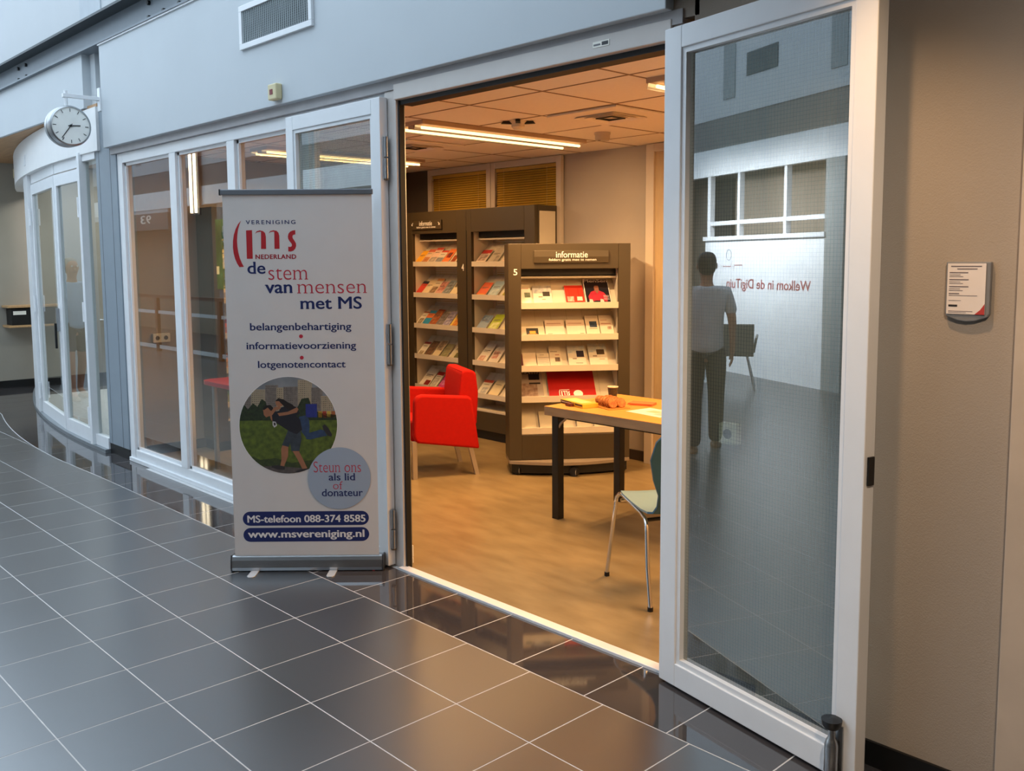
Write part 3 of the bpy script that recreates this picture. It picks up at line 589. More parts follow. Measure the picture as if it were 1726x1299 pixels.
        for f in range(4):
            y = -0.035 + f * 0.021; L = (0.062, 0.075, 0.07, 0.055)[f]
            hnd.tube([base + Vector((0, y, 0.0)), base + Vector((0, y, -0.04)), base + Vector((-s_ * 0.006, y, -0.04 - L * 0.5)), base + Vector((-s_ * 0.022, y, -0.04 - L))], [0.011, 0.0095, 0.008, 0.006], SKINM, 8)
        hnd.tube([base + Vector((0, -0.03, 0.01)), base + Vector((-s_ * 0.01, -0.058, -0.02)), base + Vector((-s_ * 0.02, -0.062, -0.055))], [0.012, 0.010, 0.007], SKINM, 8)
        hnd.build('hand', p, smooth=True)
        sk = -s_ * 0.16 * 0.9
        MB().lathe([(0.0, -0.032), (0.05, -0.032), (0.052, -0.015), (0.04, 0.012), (0.0, 0.03)], mat('tan_shoe', '#8c6f54', 0.6), 16, Matrix.Translation((s_ * 0.11, -0.05 + sk, 0.034)) @ Matrix.Scale(2.4, 4, (0, 1, 0))).build('shoe', p, smooth=True)
    return p
person((-8.75, -0.12, 0), R(80), 'grey-haired person in a pale blue shirt and dark shorts walking in the hall', mat('pale_blue_cotton', '#9db4c8', 0.8), mat('dark_shorts_cloth', '#3a3a40', 0.8), mat('grey_hair', '#a09c94', 0.7), 0.12)
person((-2.62, -2.25, 0), R(-60), 'dark-haired person in a white t-shirt and dark trousers standing beside the doors', mat('white_cotton', '#c9cbd0', 0.8), mat('dark_trouser_cloth', '#2a2c30', 0.8), mat('dark_hair', '#241c18', 0.6), 0.02, shorts=False)
# reflected chair and table in the hall
hc = thing('armchair', 'grey shell chair with armrests on four splayed legs across the hall, mirrored in the glass', 'chair', (-5.85, -4.75, 0), R(35))
GS = mat('grey_shell_plastic', '#5c5c58', 0.5)
MB().prism([(-0.23, 0.46), (0.20, 0.44), (0.25, 0.50), (0.30, 0.86), (0.27, 0.87), (0.20, 0.53), (0.15, 0.475), (-0.22, 0.49)], -0.22, 0.22, GS, 'y').build('seat_shell', hc, bevel=0.01)
for sx_ in (-1, 1):
    for sy_ in (-1, 1): MB().cyl((sx_ * 0.13, sy_ * 0.13, 0.46), (sx_ * 0.24, sy_ * 0.24, 0.0), 0.014, ALU).build('leg', hc)
    MB().tube([(0.22, sx_ * 0.22, 0.50), (0.24, sx_ * 0.25, 0.68), (0.1, sx_ * 0.26, 0.70), (-0.18, sx_ * 0.26, 0.69), (-0.22, sx_ * 0.24, 0.62), (-0.18, sx_ * 0.22, 0.47)], 0.014, GS).build('armrest', hc, smooth=True)
ht = thing('side_table', 'small white round table across the hall, mirrored in the glass', 'table', (-6.65, -4.75, 0))
MB().cyl((0, 0, 0.71), (0, 0, 0.74), 0.42, WHITE, n=40).build('tabletop', ht); MB().cyl((0, 0, 0.02), (0, 0, 0.71), 0.03, ALU).build('column', ht); MB().cyl((0, 0, 0), (0, 0, 0.02), 0.25, WHITE, n=32).build('base', ht)
# ------------------------------------------------------------------ roll-up banner
bn = thing('roll_up_banner', 'tall white roll-up banner with red and navy lettering and a round photo', 'banner', (-1.232, -0.292, 0), R(46.8))
BW = 0.814
GPA = mat('banner_print_white', '#d2cfcc', 0.5, var=0.015)
panel = B(0.008, BW - 0.012, 0, 0.002, 0.075, 2.06, GPA).build('print_panel', bn)
MB().prism([(-0.006, 0.0), (0.0, 0.0), (0.09, 0.0), (0.09, 0.018), (0.085, 0.05), (0.06, 0.078), (0.012, 0.085), (0.0, 0.08), (-0.008, 0.06), (-0.012, 0.02)], -0.008, BW + 0.006, ALU, 'x', Matrix.Translation((0, -0.01, 0.004))).build('base_cassette', bn, bevel=0.003)
for x in (-0.014, BW + 0.006): MB().prism([(-0.008, 0.0), (0.09, 0.0), (0.09, 0.018), (0.085, 0.055), (0.06, 0.083), (0.0, 0.09), (-0.010, 0.06), (-0.014, 0.02)], x, x + 0.008, mat('dark_aluminium_cap', '#55585c', 0.35, 0.7), 'x', Matrix.Translation((0, -0.01, 0.002))).build('end_cap', bn, bevel=0.001)
B(-0.002, BW - 0.006, -0.010, 0.012, 2.055, 2.083, mat('grey_aluminium_rail', '#7d838a', 0.35, 0.5)).build('top_rail', bn, bevel=0.003)
B(-0.006, 0.0, -0.011, 0.013, 2.053, 2.085, BLACK).build('rail_end', bn)
MB().cyl((BW / 2, 0.03, 0.08), (BW / 2, 0.02, 2.06), 0.008, ALU).build('support_pole', bn)
for x in (0.17, 0.60): MB().prism([(x - 0.022, 0.0), (x - 0.022, -0.10), (x - 0.012, -0.118), (x + 0.012, -0.118), (x + 0.022, -0.10), (x + 0.022, 0.0)], 0.0, 0.006, mat('white_metal_foot', '#c9cdd0', 0.35, 0.2), 'z', Matrix.Translation((-0.05, 0, 0))).build('swing_foot', bn, bevel=0.002)
B(BW - 0.05, BW - 0.035, -0.012, 0.0, 0.0, 0.012, mat('red_tab', '#c22a20', 0.5)).build('red_tab', bn)
NAVY = mat('navy_print', '#14225a', 0.5, var=0.01); DRED = mat('dark_red_print', '#a11f2c', 0.5, var=0.01); CRED = mat('crimson_print', '#b8283c', 0.5, var=0.01)
WPR = mat('pale_print', '#e4e1de', 0.5, var=0.01)
def bp(x, y):
    """artwork grid of the print -> panel coordinates in metres"""
    t = (y - 330) / 608; xl = 380 + 16 * t; xr = 628 + 13 * t
    return 0.008 + (x - xl) / (xr - xl) * (BW - 0.02), 2.053 - t * 1.965
def g3(x, y): return bp(370 + x * 0.26933, 310 + y * 0.26933)
def g4(x, y): return bp(370 + x * 0.29255, 620 + y * 0.29255)
def btext(body, g, x0, x1, y0, y1, m, d=0.0006, **k):
    a = g(x0, y1); b_ = g(x1, y0)
    return lettering('lettering', body, m, panel, (a[0], b_[0], a[1], b_[1]), Matrix.Translation((0, -d, 0)), **k)
btext('VERENIGING', g3, 182, 488, 225, 250, mat('navy_print'), bold=0.012, spacing=1.35)
btext('NEDERLAND', g3, 240, 492, 434, 462, DRED, bold=0.035, spacing=1.1)
btext('de', g3, 190, 300, 478, 553, NAVY, bold=0.016, serif=0.04)
btext('stem', g3, 320, 563, 520, 590, CRED, bold=-0.012, serif=0.05)
btext('van', g3, 297, 468, 618, 673, NAVY, bold=0.02, serif=0.04)
btext('mensen', g3, 497, 928, 617, 675, CRED, bold=-0.012, serif=0.05)
btext('met MS', g3, 515, 897, 695, 772, NAVY, bold=0.018, serif=0.04)
btext('belangenbehartiging', g3, 202, 832, 856, 916, NAVY, bold=0.014, serif=0.03)
btext('informatievoorziening', g3, 180, 862, 974, 1033, NAVY, bold=0.014, serif=0.03)
btext('lotgenotencontact', g3, 250, 796, 1092, 1150, NAVY, bold=0.014, serif=0.03)
def poly(pts, g, m, d, mb=None): return (mb or MB()).face([(g(*p)[0], -d, g(*p)[1]) for p in pts], m)
dots = MB()
for cx, cy in ((519, 940), (523, 1073)): poly([(cx + 12 * math.cos(a * math.pi / 10), cy - 12 * math.sin(a * math.pi / 10)) for a in range(20)], g3, CRED, 0.0006).build('print_dot', panel)
lgm = MB(); LR = mat('logo_red_print', '#b01c24', 0.5, var=0.01)
out = [(152, 227), (133, 250), (118, 280), (107, 315), (102, 350), (101, 390), (105, 425), (114, 460), (126, 488), (140, 510)]
inn = [(168, 509), (155, 485), (143, 455), (134, 420), (129, 385), (127, 350), (129, 315), (134, 280), (142, 252), (152, 228)]
n = len(out)
for i in range(n - 1): poly([out[i], inn[n - 1 - i], inn[n - 2 - i], out[i + 1]], g3, LR, 0.0006, lgm)
lgm.build('logo_arc', panel)
for pts in ([(183, 287), (187, 460), (223, 460), (220, 285)],
            [(238, 308), (250, 299), (275, 295), (275, 400), (306, 400), (305, 325), (300, 303), (288, 292), (268, 287), (248, 293)],
            [(322, 306), (334, 297), (357, 295), (358, 400), (389, 400), (388, 322), (383, 302), (372, 291), (352, 287), (332, 292)],
            [(487, 287), (470, 289), (455, 296), (445, 308), (441, 325), (443, 340), (452, 355), (463, 368), (466, 378), (463, 386), (455, 389), (443, 387), (443, 416), (458, 417), (474, 412), (486, 400), (492, 384), (491, 368), (482, 352), (472, 338), (469, 327), (472, 318), (479, 314), (487, 314)]):
    poly(pts, g3, LR, 0.0006).build('logo_letter', panel)
# round photo print
PC = (402, 320, 282)
circ = [(PC[0] + PC[2] * math.cos(2 * math.pi * k / 60), PC[1] - PC[2] * math.sin(2 * math.pi * k / 60)) for k in range(60)]
def clipc(pts, cl=circ):
    outp = pts
    for i in range(len(cl)):
        a, b_ = cl[i], cl[(i + 1) % len(cl)]; inp = outp; outp = []
        if not inp: break
        def side(p): return (b_[0] - a[0]) * (p[1] - a[1]) - (b_[1] - a[1]) * (p[0] - a[0]) <= 0
        for j in range(len(inp)):
            p, q_ = inp[j], inp[(j + 1) % len(inp)]; sp, sq = side(p), side(q_)
            if sp: outp.append(p)
            if sp != sq:
                d1 = (b_[0] - a[0]) * (p[1] - a[1]) - (b_[1] - a[1]) * (p[0] - a[0]); d2 = (b_[0] - a[0]) * (q_[1] - a[1]) - (b_[1] - a[1]) * (q_[0] - a[0]); t = d1 / (d1 - d2)
                outp.append((p[0] + (q_[0] - p[0]) * t, p[1] + (q_[1] - p[1]) * t))
    return outp
ph = MB(); dd = [0.0004]
def pp(pts, m, up=True):
    if up: dd[0] += 0.00004
    c = clipc(pts)
    if len(c) > 2: poly(c, g4, m, dd[0], ph)
def rc(x0, x1, y0, y1, m, up=False): pp([(x0, y0), (x1, y0), (x1, y1), (x0, y1)], m, up)
poly([(PC[0] + (PC[2] + 3) * math.cos(2 * math.pi * k / 60), PC[1] - (PC[2] + 3) * math.sin(2 * math.pi * k / 60)) for k in range(60)], g4, WPR, 0.0004, ph)
SKY = mat('photo_grey_sky', '#8a8d90', 0.5, color2='#6f7478', scale=9); GRASS = mat('photo_grass', '#5f6f24', 0.6, color2='#39481a', scale=35); GR2 = mat('photo_dark_grass', '#3e4a20', 0.6, color2='#23301a', scale=45)
BLD = mat('photo_tower_grey', '#837b72', 0.5, color2='#6b6560', scale=60); BL2 = mat('photo_tower_pale', '#a59880', 0.5, var=0.05, scale=40); BLW = mat('photo_tower_window', '#4a4440', 0.5); TRE = mat('photo_trees', '#2c3a20', 0.7, color2='#182414', scale=60)
rc(100, 700, 20, 300, SKY, True); rc(100, 700, 285, 620, GRASS, True)
for x0, x1, y0, m in ((150, 205, 150, BLD), (190, 275, 110, BL2), (270, 345, 85, BLD), (335, 380, 100, BL2), (375, 470, 95, BLD), (458, 540, 55, BL2), (535, 600, 100, BLD), (590, 660, 150, BL2)):
    rc(x0, x1, y0, 285, m, True)
    for k in range(int((285 - y0) / 12)):
        for j in range(int((x1 - x0) / 11)): rc(x0 + 4 + j * 11, x0 + 9 + j * 11, y0 + 6 + k * 12, y0 + 12 + k * 12, BLW)
dd[0] += 0.00004
pp([(110, 290), (118, 215), (150, 200), (170, 225), (200, 190), (225, 210), (250, 165), (272, 180), (285, 225), (330, 240), (390, 235), (440, 245), (480, 165), (520, 160), (545, 235), (600, 250), (690, 262), (690, 290)], TRE)
for x, c in ((575, '#b08a30'), (600, '#a03c28'), (625, '#c0a040'), (650, '#9c5a30')): rc(x, x + 22, 238, 276, mat('photo_stall' + c[1:], c, 0.6), False)
rc(503, 568, 196, 274, mat('photo_blue_tent', '#27307c', 0.6, var=0.1, scale=30), True)
pp([(190, 500), (240, 520), (330, 510), (420, 540), (560, 520), (700, 560), (700, 620), (190, 620)], GR2)
pp([(230, 560), (330, 556), (430, 566), (530, 575), (560, 620), (230, 620)], mat('photo_path', '#5b5450', 0.7, color2='#443e3c', scale=40))
SK = mat('photo_skin', '#9c6a4c', 0.6, var=0.1, scale=20); JEAN = mat('photo_jeans', '#33496a', 0.6, color2='#24344e', scale=30); DSH = mat('photo_dark_shirt', '#1c1c24', 0.7); SHO = mat('photo_shorts', '#39424c', 0.7, color2='#283038', scale=30); HA = mat('photo_hair', '#1c1310', 0.7); SHOE = mat('photo_shoe', '#2e2a2c', 0.6)
pp([(465, 270), (500, 262), (522, 285), (525, 330), (522, 365), (505, 392), (480, 360), (465, 310)], JEAN)
pp([(500, 375), (530, 362), (590, 345), (610, 352), (625, 382), (590, 388), (530, 403), (505, 400)], JEAN)
pp([(598, 325), (612, 315), (632, 335), (655, 375), (650, 388), (632, 382), (605, 348)], SHOE)
pp([(360, 455), (370, 430), (402, 435), (400, 500), (380, 550), (375, 572), (352, 570), (362, 520)], SK)
pp([(425, 468), (460, 465), (485, 515), (510, 570), (500, 585), (482, 575), (455, 520)], SK)
pp([(305, 555), (340, 552), (382, 560), (380, 580), (340, 578), (305, 565)], SHOE); pp([(440, 590), (480, 575), (515, 572), (510, 590), (470, 598)], SHOE)
pp([(380, 400), (400, 350), (470, 335), (478, 400), (465, 470), (420, 470), (412, 420), (404, 445), (365, 435)], SHO)
pp([(300, 250), (345, 235), (420, 240), (470, 285), (482, 345), (450, 372), (405, 352), (350, 315), (312, 295)], DSH)
pp([(360, 215), (420, 200), (450, 215), (470, 250), (440, 270), (380, 255), (350, 235)], DSH)
pp([(257, 225), (275, 205), (305, 208), (315, 230), (300, 262), (275, 272), (262, 258)], SK); pp([(255, 225), (272, 203), (300, 200), (315, 215), (315, 240), (300, 232), (285, 215), (262, 230)], HA)
pp([(328, 180), (345, 165), (370, 175), (372, 200), (350, 215), (332, 200)], SK); pp([(328, 178), (345, 160), (375, 168), (400, 185), (430, 200), (435, 225), (410, 230), (385, 215), (365, 195), (350, 178)], HA)
pp([(300, 240), (325, 212), (355, 208), (360, 222), (330, 232), (308, 262), (312, 295), (302, 285), (296, 262)], SK); pp([(340, 248), (400, 240), (452, 215), (462, 225), (452, 245), (400, 258), (350, 265)], SK)
pp([(312, 295), (330, 298), (338, 320), (322, 332), (312, 318)], mat('photo_camera', '#b8b8b8', 0.5)); pp([(318, 302), (328, 304), (330, 318), (320, 320)], HA)
ph.build('round_photo_print', panel)
BC = (696, 632, 182)
poly([(BC[0] + BC[2] * math.cos(2 * math.pi * k / 60), BC[1] - BC[2] * math.sin(2 * math.pi * k / 60)) for k in range(60)], g4, mat('pale_blue_print', '#9aa9bb', 0.5, var=0.01), 0.0026).build('blue_disc', panel)
btext('Steun ons', g4, 548, 820, 532, 596, CRED, 0.0029, bold=-0.012, serif=0.05)
btext('als lid', g4, 635, 788, 602, 645, NAVY, 0.0029, bold=0.014, serif=0.04)
btext('of', g4, 660, 715, 650, 696, CRED, 0.0029, bold=-0.012, serif=0.05)
btext('donateur', g4, 595, 832, 694, 738, NAVY, 0.0029, bold=0.014, serif=0.04)
for (x0, x1, y0, y1), tx_, (a, b_, c, d) in (((135, 867, 826, 910), 'MS-telefoon 088-374 8585', (162, 847, 848, 892)), ((138, 869, 923, 1006), 'www.msvereniging.nl', (165, 841, 937, 996))):
    r_ = (y1 - y0) / 2; cy = (y0 + y1) / 2
    pts = [(x0 + r_ + r_ * math.cos(t), cy - r_ * math.sin(t)) for t in [math.pi / 2 + math.pi * k / 12 for k in range(13)]] + [(x1 - r_ + r_ * math.cos(t), cy - r_ * math.sin(t)) for t in [-math.pi / 2 + math.pi * k / 12 for k in range(13)]]
    poly(pts, g4, mat('royal_navy_print', '#16245f', 0.5, var=0.01), 0.0005).build('blue_bar', panel)
    btext(tx_, g4, a, b_, c, d, WPR, 0.0008, bold=0.028)
# ================================================================== INFORMATION ROOM THINGS
LAMP = mat('warm_tube', '#ffe6b8', 0.4, emis='#ffd08a', estr=1.6)
def fixture(loc, label, L=1.62):
    f = thing('ceiling_light', label, 'light', loc, 0)
    MB().box(-0.14, 0.14, -L / 2, L / 2, 0.0, 0.028, CEILG).build('housing', f, bevel=0.002)
    MB().box(-0.03, 0.03, -L / 2 + 0.01, L / 2 - 0.01, -0.02, 0.0, CEILG).build('centre_bar', f)
    for x in (-0.09, 0.09):
        MB().cyl((x, -L / 2 + 0.03, -0.018), (x, L / 2 - 0.03, -0.018), 0.010, LAMP, n=12).build('tube', f)
        MB().prism([(x - 0.035, 0), (x - 0.045, -0.03), (x - 0.043, -0.03), (x - 0.033, 0)], -L / 2, L / 2, ALU, 'y').build('reflector', f)
    return f
fixture((-1.62, 2.08, 2.603), 'long twin-tube ceiling light in the middle of the room ceiling')
fixture((0.52, 2.08, 2.603), 'twin-tube ceiling light whose end shows beside the right door leaf')
fixture((-3.55, 2.0, 2.603), 'twin-tube ceiling light at the far left of the room')
def diffuser(loc, label):
    f = thing('air_diffuser', label, 'air vent', loc, 0)
    B(-0.29, 0.29, -0.29, 0.29, 0.0, 0.012, CT).build('plate', f, bevel=0.002)
    for k, s_ in enumerate((0.17, 0.125, 0.085)):
        a, b_ = s_, s_ - 0.028
        z0, z1 = -0.010, 0.008; m = MB()
        vs = [(-a, -a, z0), (a, -a, z0), (a, a, z0), (-a, a, z0), (-b_, -b_, z1), (b_, -b_, z1), (b_, b_, z1), (-b_, b_, z1)]
        m.add(vs, [(i, (i + 1) % 4, (i + 1) % 4 + 4, i + 4) for i in range(4)], CT); m.build('cone', f)
    for s_ in (-1, 1):
        B(-0.07, 0.07, -0.006 + s_ * 0.06, 0.006 + s_ * 0.06, -0.013, -0.004, BLACK).build('slot', f); B(-0.006 + s_ * 0.06, 0.006 + s_ * 0.06, -0.07, 0.07, -0.013, -0.004, BLACK).build('slot', f)
diffuser((-0.53, 2.06, 2.615), 'square air diffuser in the ceiling right of the long light'); diffuser((-2.62, 2.08, 2.615), 'square air diffuser in the ceiling at the left edge of the doorway')
sp = thing('ceiling_spot', 'round glass ceiling spot with black cross wings', 'lamp', (-1.12, 1.80, 2.63))
for k in range(4):
    T = Matrix.Rotation(R(45 + 90 * k), 4, 'Z'); MB().prism([(0.02, -0.002), (0.10, -0.002), (0.115, -0.018), (0.03, -0.022)], -0.016, 0.016, BLACK, 'y', T).build('wing', sp)
MB().lathe([(0.0, -0.058), (0.03, -0.055), (0.045, -0.04), (0.045, -0.02), (0.06, -0.004), (0.065, 0.0)], mat('pale_lamp_glass', '#d8c8b0', 0.2), 28).build('bulb', sp, smooth=True)
sd = thing('smoke_detector', 'small beige round smoke detector on the ceiling', 'smoke detector', (-1.12, 2.66, 2.63))
MB().lathe([(0.0, -0.06), (0.05, -0.06), (0.055, -0.05), (0.055, -0.02), (0.06, -0.015), (0.06, 0.0)], mat('beige_detector_plastic', '#b8a998', 0.5), 28).build('body', sd, smooth=True)
MB().cyl((0, -0.035, -0.062), (0, -0.035, -0.058), 0.01, BLACK).build('sensor', sd)

# ---- brochure display units
TRAYM = CREAM; DIV = glass_mat('acrylic_divider', (0.93, 0.93, 0.9), 1.35)
def unit(loc, rz, label, W, ox0, ox1, z_base, z_open, z_top, H, tiers, D=0.30, number=None, numpos=None, wheels=False, sign=None):
    u = thing('display_shelf', label, 'shelf unit', loc, rz)
    zb = z_base
    B(0, ox0, 0, 0.035, zb, H, BROWN).build('frame_stile', u, bevel=0.003); B(ox1, W, 0, 0.035, zb, H, BROWN).build('frame_stile', u, bevel=0.003)
    B(ox0, ox1, 0, 0.035, z_top, H, BROWN).build('header_panel', u, bevel=0.003); B(ox0, ox1, 0.001, 0.035, zb, z_open, BROWN).build('base_panel', u, bevel=0.003)
    for a in (0.0, W - 0.018): 
        sp_ = MB().box(a, a + 0.018, 0.036, D, zb, H, BROWN).build('side_panel', u)
        aa = -0.002 if a == 0 else W
        if a: B(W, W + 0.003, 0.06, D - 0.05, zb + 0.05, H - 0.05, CREAM).build('side_inlay', u)
    B(0.018, W - 0.018, D - 0.012, D, zb, H, CREAM).build('back_panel', u)
    B(0.018, W - 0.018, 0.036, D - 0.012, H - 0.02, H, BROWN).build('top_panel', u)
    for a in (ox0, ox1): B(a - 0.012 if a == ox0 else a, a if a == ox0 else a + 0.012, 0.036, D - 0.012, z_open, z_top, CREAM).build('lining_panel', u)
    B(ox0, ox1, 0.10, 0.12, z_top - 0.05, z_top + 0.01, BLACK).build('dark_opening_box', u)  # black box paints the dark of the opening at the top back
    B(ox0, ox1, 0.09, D - 0.012, z_top - 0.075, z_top - 0.06, CREAM).build('slot_shelf', u)
    B(ox0, ox1, 0.01, D - 0.012, z_open, z_open + 0.018, CREAM).build('bottom_shelf', u)
    S = 0.20
    for k, z in enumerate(tiers):
        # tray: lip and reclined back board
        m = MB().box(ox0, ox1, -0.004 if wheels else 0.004, 0.012, z - 0.048, z, TRAYM)
        m.prism([(0.012, z - 0.048), (0.04, z - 0.048), (0.04, z - 0.03), (0.012, z - 0.03)], ox0, ox1, TRAYM, 'x')
        m.prism([(0.035, z - 0.03), (0.045, z - 0.032), (0.045 + S, z - 0.032 + S), (0.035 + S, z - 0.03 + S)], ox0, ox1, TRAYM, 'x')
        m.build('shelf_tray', u)
        n = 5 if ox1 - ox0 > 0.6 else 4
        for j in range(1, n + 1):
            x = ox0 + (ox1 - ox0) * j / (n + 1)
            MB().prism([(0.02, z - 0.02), (0.045, z - 0.02), (0.045 + S * 0.95, z + S * 0.9), (0.045 + S * 0.95 - 0.03, z + S * 0.9)], x - 0.001, x + 0.001, DIV, 'x').build('divider', u)
    if sign:
        a, b_, c, d = sign[:4]
        sg_ = MB().prism([(-0.018, c), (-0.022, (c + d) / 2), (-0.018, d), (0.0, d), (0.0, c)], a, b_, BROWN, 'x').build('sign_board', u, bevel=0.002)
        T = Matrix.Translation((0, -0.0235, 0)); w_ = b_ - a; h = d - c
        lettering('lettering', 'informatie', LIT, sg_, (a + w_ * 0.29, a + w_ * 0.715, c + h * 0.42, c + h * 0.93), T, bold=0.006)
        lettering('lettering', 'folders gratis mee te nemen', LIT, sg_, (a + w_ * 0.195, a + w_ * 0.83, c + h * 0.10, c + h * 0.36), T, bold=0.006)
        if len(sign) > 4:
            for sx_, x in ((-1, a + w_ * 0.03), (1, a + w_ * 0.91)):
                m = MB(); cx = x + 0.012; cz = c + h * 0.6
                m.face([(cx - 0.012 * sx_, -0.0235, cz + 0.014), (cx - 0.007 * sx_, -0.0235, cz + 0.017), (cx + 0.012 * sx_, -0.0235, cz - 0.006), (cx + 0.007 * sx_, -0.0235, cz - 0.010)], LIT)
                m.face([(cx + 0.014 * sx_, -0.0236, cz + 0.006), (cx + 0.010 * sx_, -0.0236, cz + 0.006), (cx + 0.010 * sx_, -0.0236, cz - 0.014), (cx + 0.014 * sx_, -0.0236, cz - 0.014)], LIT)
                m.face([(cx - 0.006 * sx_, -0.0236, cz - 0.010), (cx - 0.006 * sx_, -0.0236, cz - 0.014), (cx + 0.014 * sx_, -0.0236, cz - 0.014), (cx + 0.014 * sx_, -0.0236, cz - 0.010)], LIT); m.build('arrow', sg_)
    if number:
        a, b_, c, d = numpos; lettering('number', number, LIT, u, (a, b_, c, d), Matrix.Translation((0, -0.001, 0)), bold=0.015)
    if wheels:
        pts = [(W * k / 16, -0.12 * math.sin(math.pi * k / 16)) for k in range(17)] + [(W, D + 0.0), (0, D + 0.0)]
        MB().prism(pts, 0.092, 0.118, mat('grey_brown_base_plate', '#8d8070', 0.4), 'z').build('base_plate', u, bevel=0.002)
        pts = [(0.02 + (W - 0.04) * k / 16, -0.085 * math.sin(math.pi * k / 16) + 0.01) for k in range(17)] + [(W - 0.02, D - 0.02), (0.02, D - 0.02)]
        MB().prism(pts, 0.02, 0.092, BLACK, 'z').build('black_skirt', u)
        for x, y in ((0.07, 0.02), (W * 0.52, -0.10), (W - 0.07, 0.0), (0.08, D - 0.08), (W - 0.08, D - 0.08)):
            c_ = MB().cyl((x - 0.012, y - 0.012, 0.0375), (x + 0.012, y + 0.012, 0.0375), 0.0375, BLACK, n=24)
            c_.build('caster', u); MB().cyl((x + 0.0125, y - 0.020, 0.0375), (x + 0.014, y - 0.021, 0.0375), 0.024, mat('grey_wheel_hub', '#9a958c', 0.4), n=18).build('wheel_hub', u)
    else:
        B(0.01, W - 0.01, 0.03, D - 0.01, 0, zb, BLACK).build('plinth', u)
    return u
T4 = [1.688, 1.378, 1.066, 0.754, 0.443]
unit((-4.185, 3.168, 0), 0, 'left bay of the tall brown brochure shelf, with the small arrow sign', 0.925, 0.09, 0.785, 0.09, 0.27, 1.965, 2.18, T4, D=0.31, number='4', numpos=(0.855, 0.89, 1.60, 1.665), sign=(0.10, 0.575, 2.005, 2.095, 1))
unit((-3.258, 3.168, 0), 0, 'right bay of the tall brown brochure shelf, partly behind the shelf numbered 5', 0.918, 0.068, 0.788, 0.09, 0.27, 1.965, 2.18, T4, D=0.31)
B(-0.003, 0.008, -0.001, 0.03, 0.09, 1.98, BLACK, Matrix.Translation((-3.258, 3.168, 0))).build('joint_gasket', None)
jg = bpy.data.objects['joint_gasket']; jg['label'] = 'thin black rubber strip joining the two bays of the tall shelf'; jg['category'] = 'seal'
T5 = [1.367, 1.118, 0.873, 0.628, 0.376]
unit((-1.80, 2.34, 0), math.atan2(0.7965, 0.6046), 'brown brochure shelf on wheels with a white number 5 and curved base', 0.968, 0.10, 0.872, 0.12, 0.318, 1.63, 1.826, T5, D=0.29, number='5', numpos=(0.04, 0.071, 1.582, 1.63), wheels=True, sign=(0.20, 0.79, 1.676, 1.772))
unit((-4.29, 1.12, 0), R(90), 'brown shelf with number 1 against the left wall, seen through the windows', 0.925, 0.09, 0.785, 0.09, 0.27, 1.965, 2.18, T4, D=0.31, number='1', numpos=(0.03, 0.055, 1.59, 1.66))
unit((-4.29, 2.06, 0), R(90), 'brown shelf on the left wall nearest the back corner', 0.925, 0.09, 0.785, 0.09, 0.27, 1.965, 2.18, T4, D=0.31)

# ---- brochures: each one a slab reclined on its tray
def pm(c, var=0.03): return mat('print_' + c.lstrip('#'), c, 0.45, var=var, scale=25)
def photo(c1, c2): return mat('photo_%s_%s' % (c1[1:], c2[1:]), c1, 0.4, color2=c2, scale=28)
def leaflet(T, x, z, w_, h, cover, label, group, texts=(), pic=None, band=None, thick=0.006, lines=True, name='brochure', cat='brochure', tilt=45.0, lean=0.0):
    o = MB(); o.box(-w_ / 2, w_ / 2, 0, thick, 0, h, pm('#d8d0c0')); o.box(-w_ / 2 + 0.0003, w_ / 2 - 0.0003, -0.0006, 0.0, 0.0003, h - 0.0003, pm(cover))
    e = -0.0008
    def q(a, b_, c, d, m, dd_=0): o.face([(-w_ / 2 + w_ * a, e - dd_, h * c), (-w_ / 2 + w_ * b_, e - dd_, h * c), (-w_ / 2 + w_ * b_, e - dd_, h * d), (-w_ / 2 + w_ * a, e - dd_, h * d)], m)
    if band: q(0, 1, band[0], band[1], pm(band[2]))
    if pic: q(pic[0], pic[1], pic[2], pic[3], photo(pic[4], pic[5]), 0.0003)
    for (a, b_, c, d, col_) in texts: q(a, b_, c, d, pm(col_), 0.0006)
    ob = o.build(name); tag(ob, label, cat, group)
    Tm = T @ Matrix.Translation((x, 0.018, z - 0.018)) @ Matrix.Rotation(R(-tilt), 4, 'X') @ Matrix.Rotation(R(lean), 4, 'Y')
    ob.matrix_world = Tm; return ob
TU = {'L': face_T((-4.185, 3.168, 0)), 'R': face_T((-3.258, 3.168, 0)), '5': face_T((-1.80, 2.34, 0), math.atan2(0.7965, 0.6046)), '1': face_T((-4.29, 1.12, 0), R(90)), '2': face_T((-4.29, 2.06, 0), R(90))}
NM = {'L': 'tall shelf left bay', 'R': 'tall shelf right bay'}
ORD = ('top', 'second', 'third', 'fourth', 'lowest'); NTH = ('first', 'second', 'third', 'fourth', 'fifth', 'sixth', 'seventh')
A5 = (0.125, 0.20); DLf = (0.10, 0.21); A4 = (0.18, 0.262)
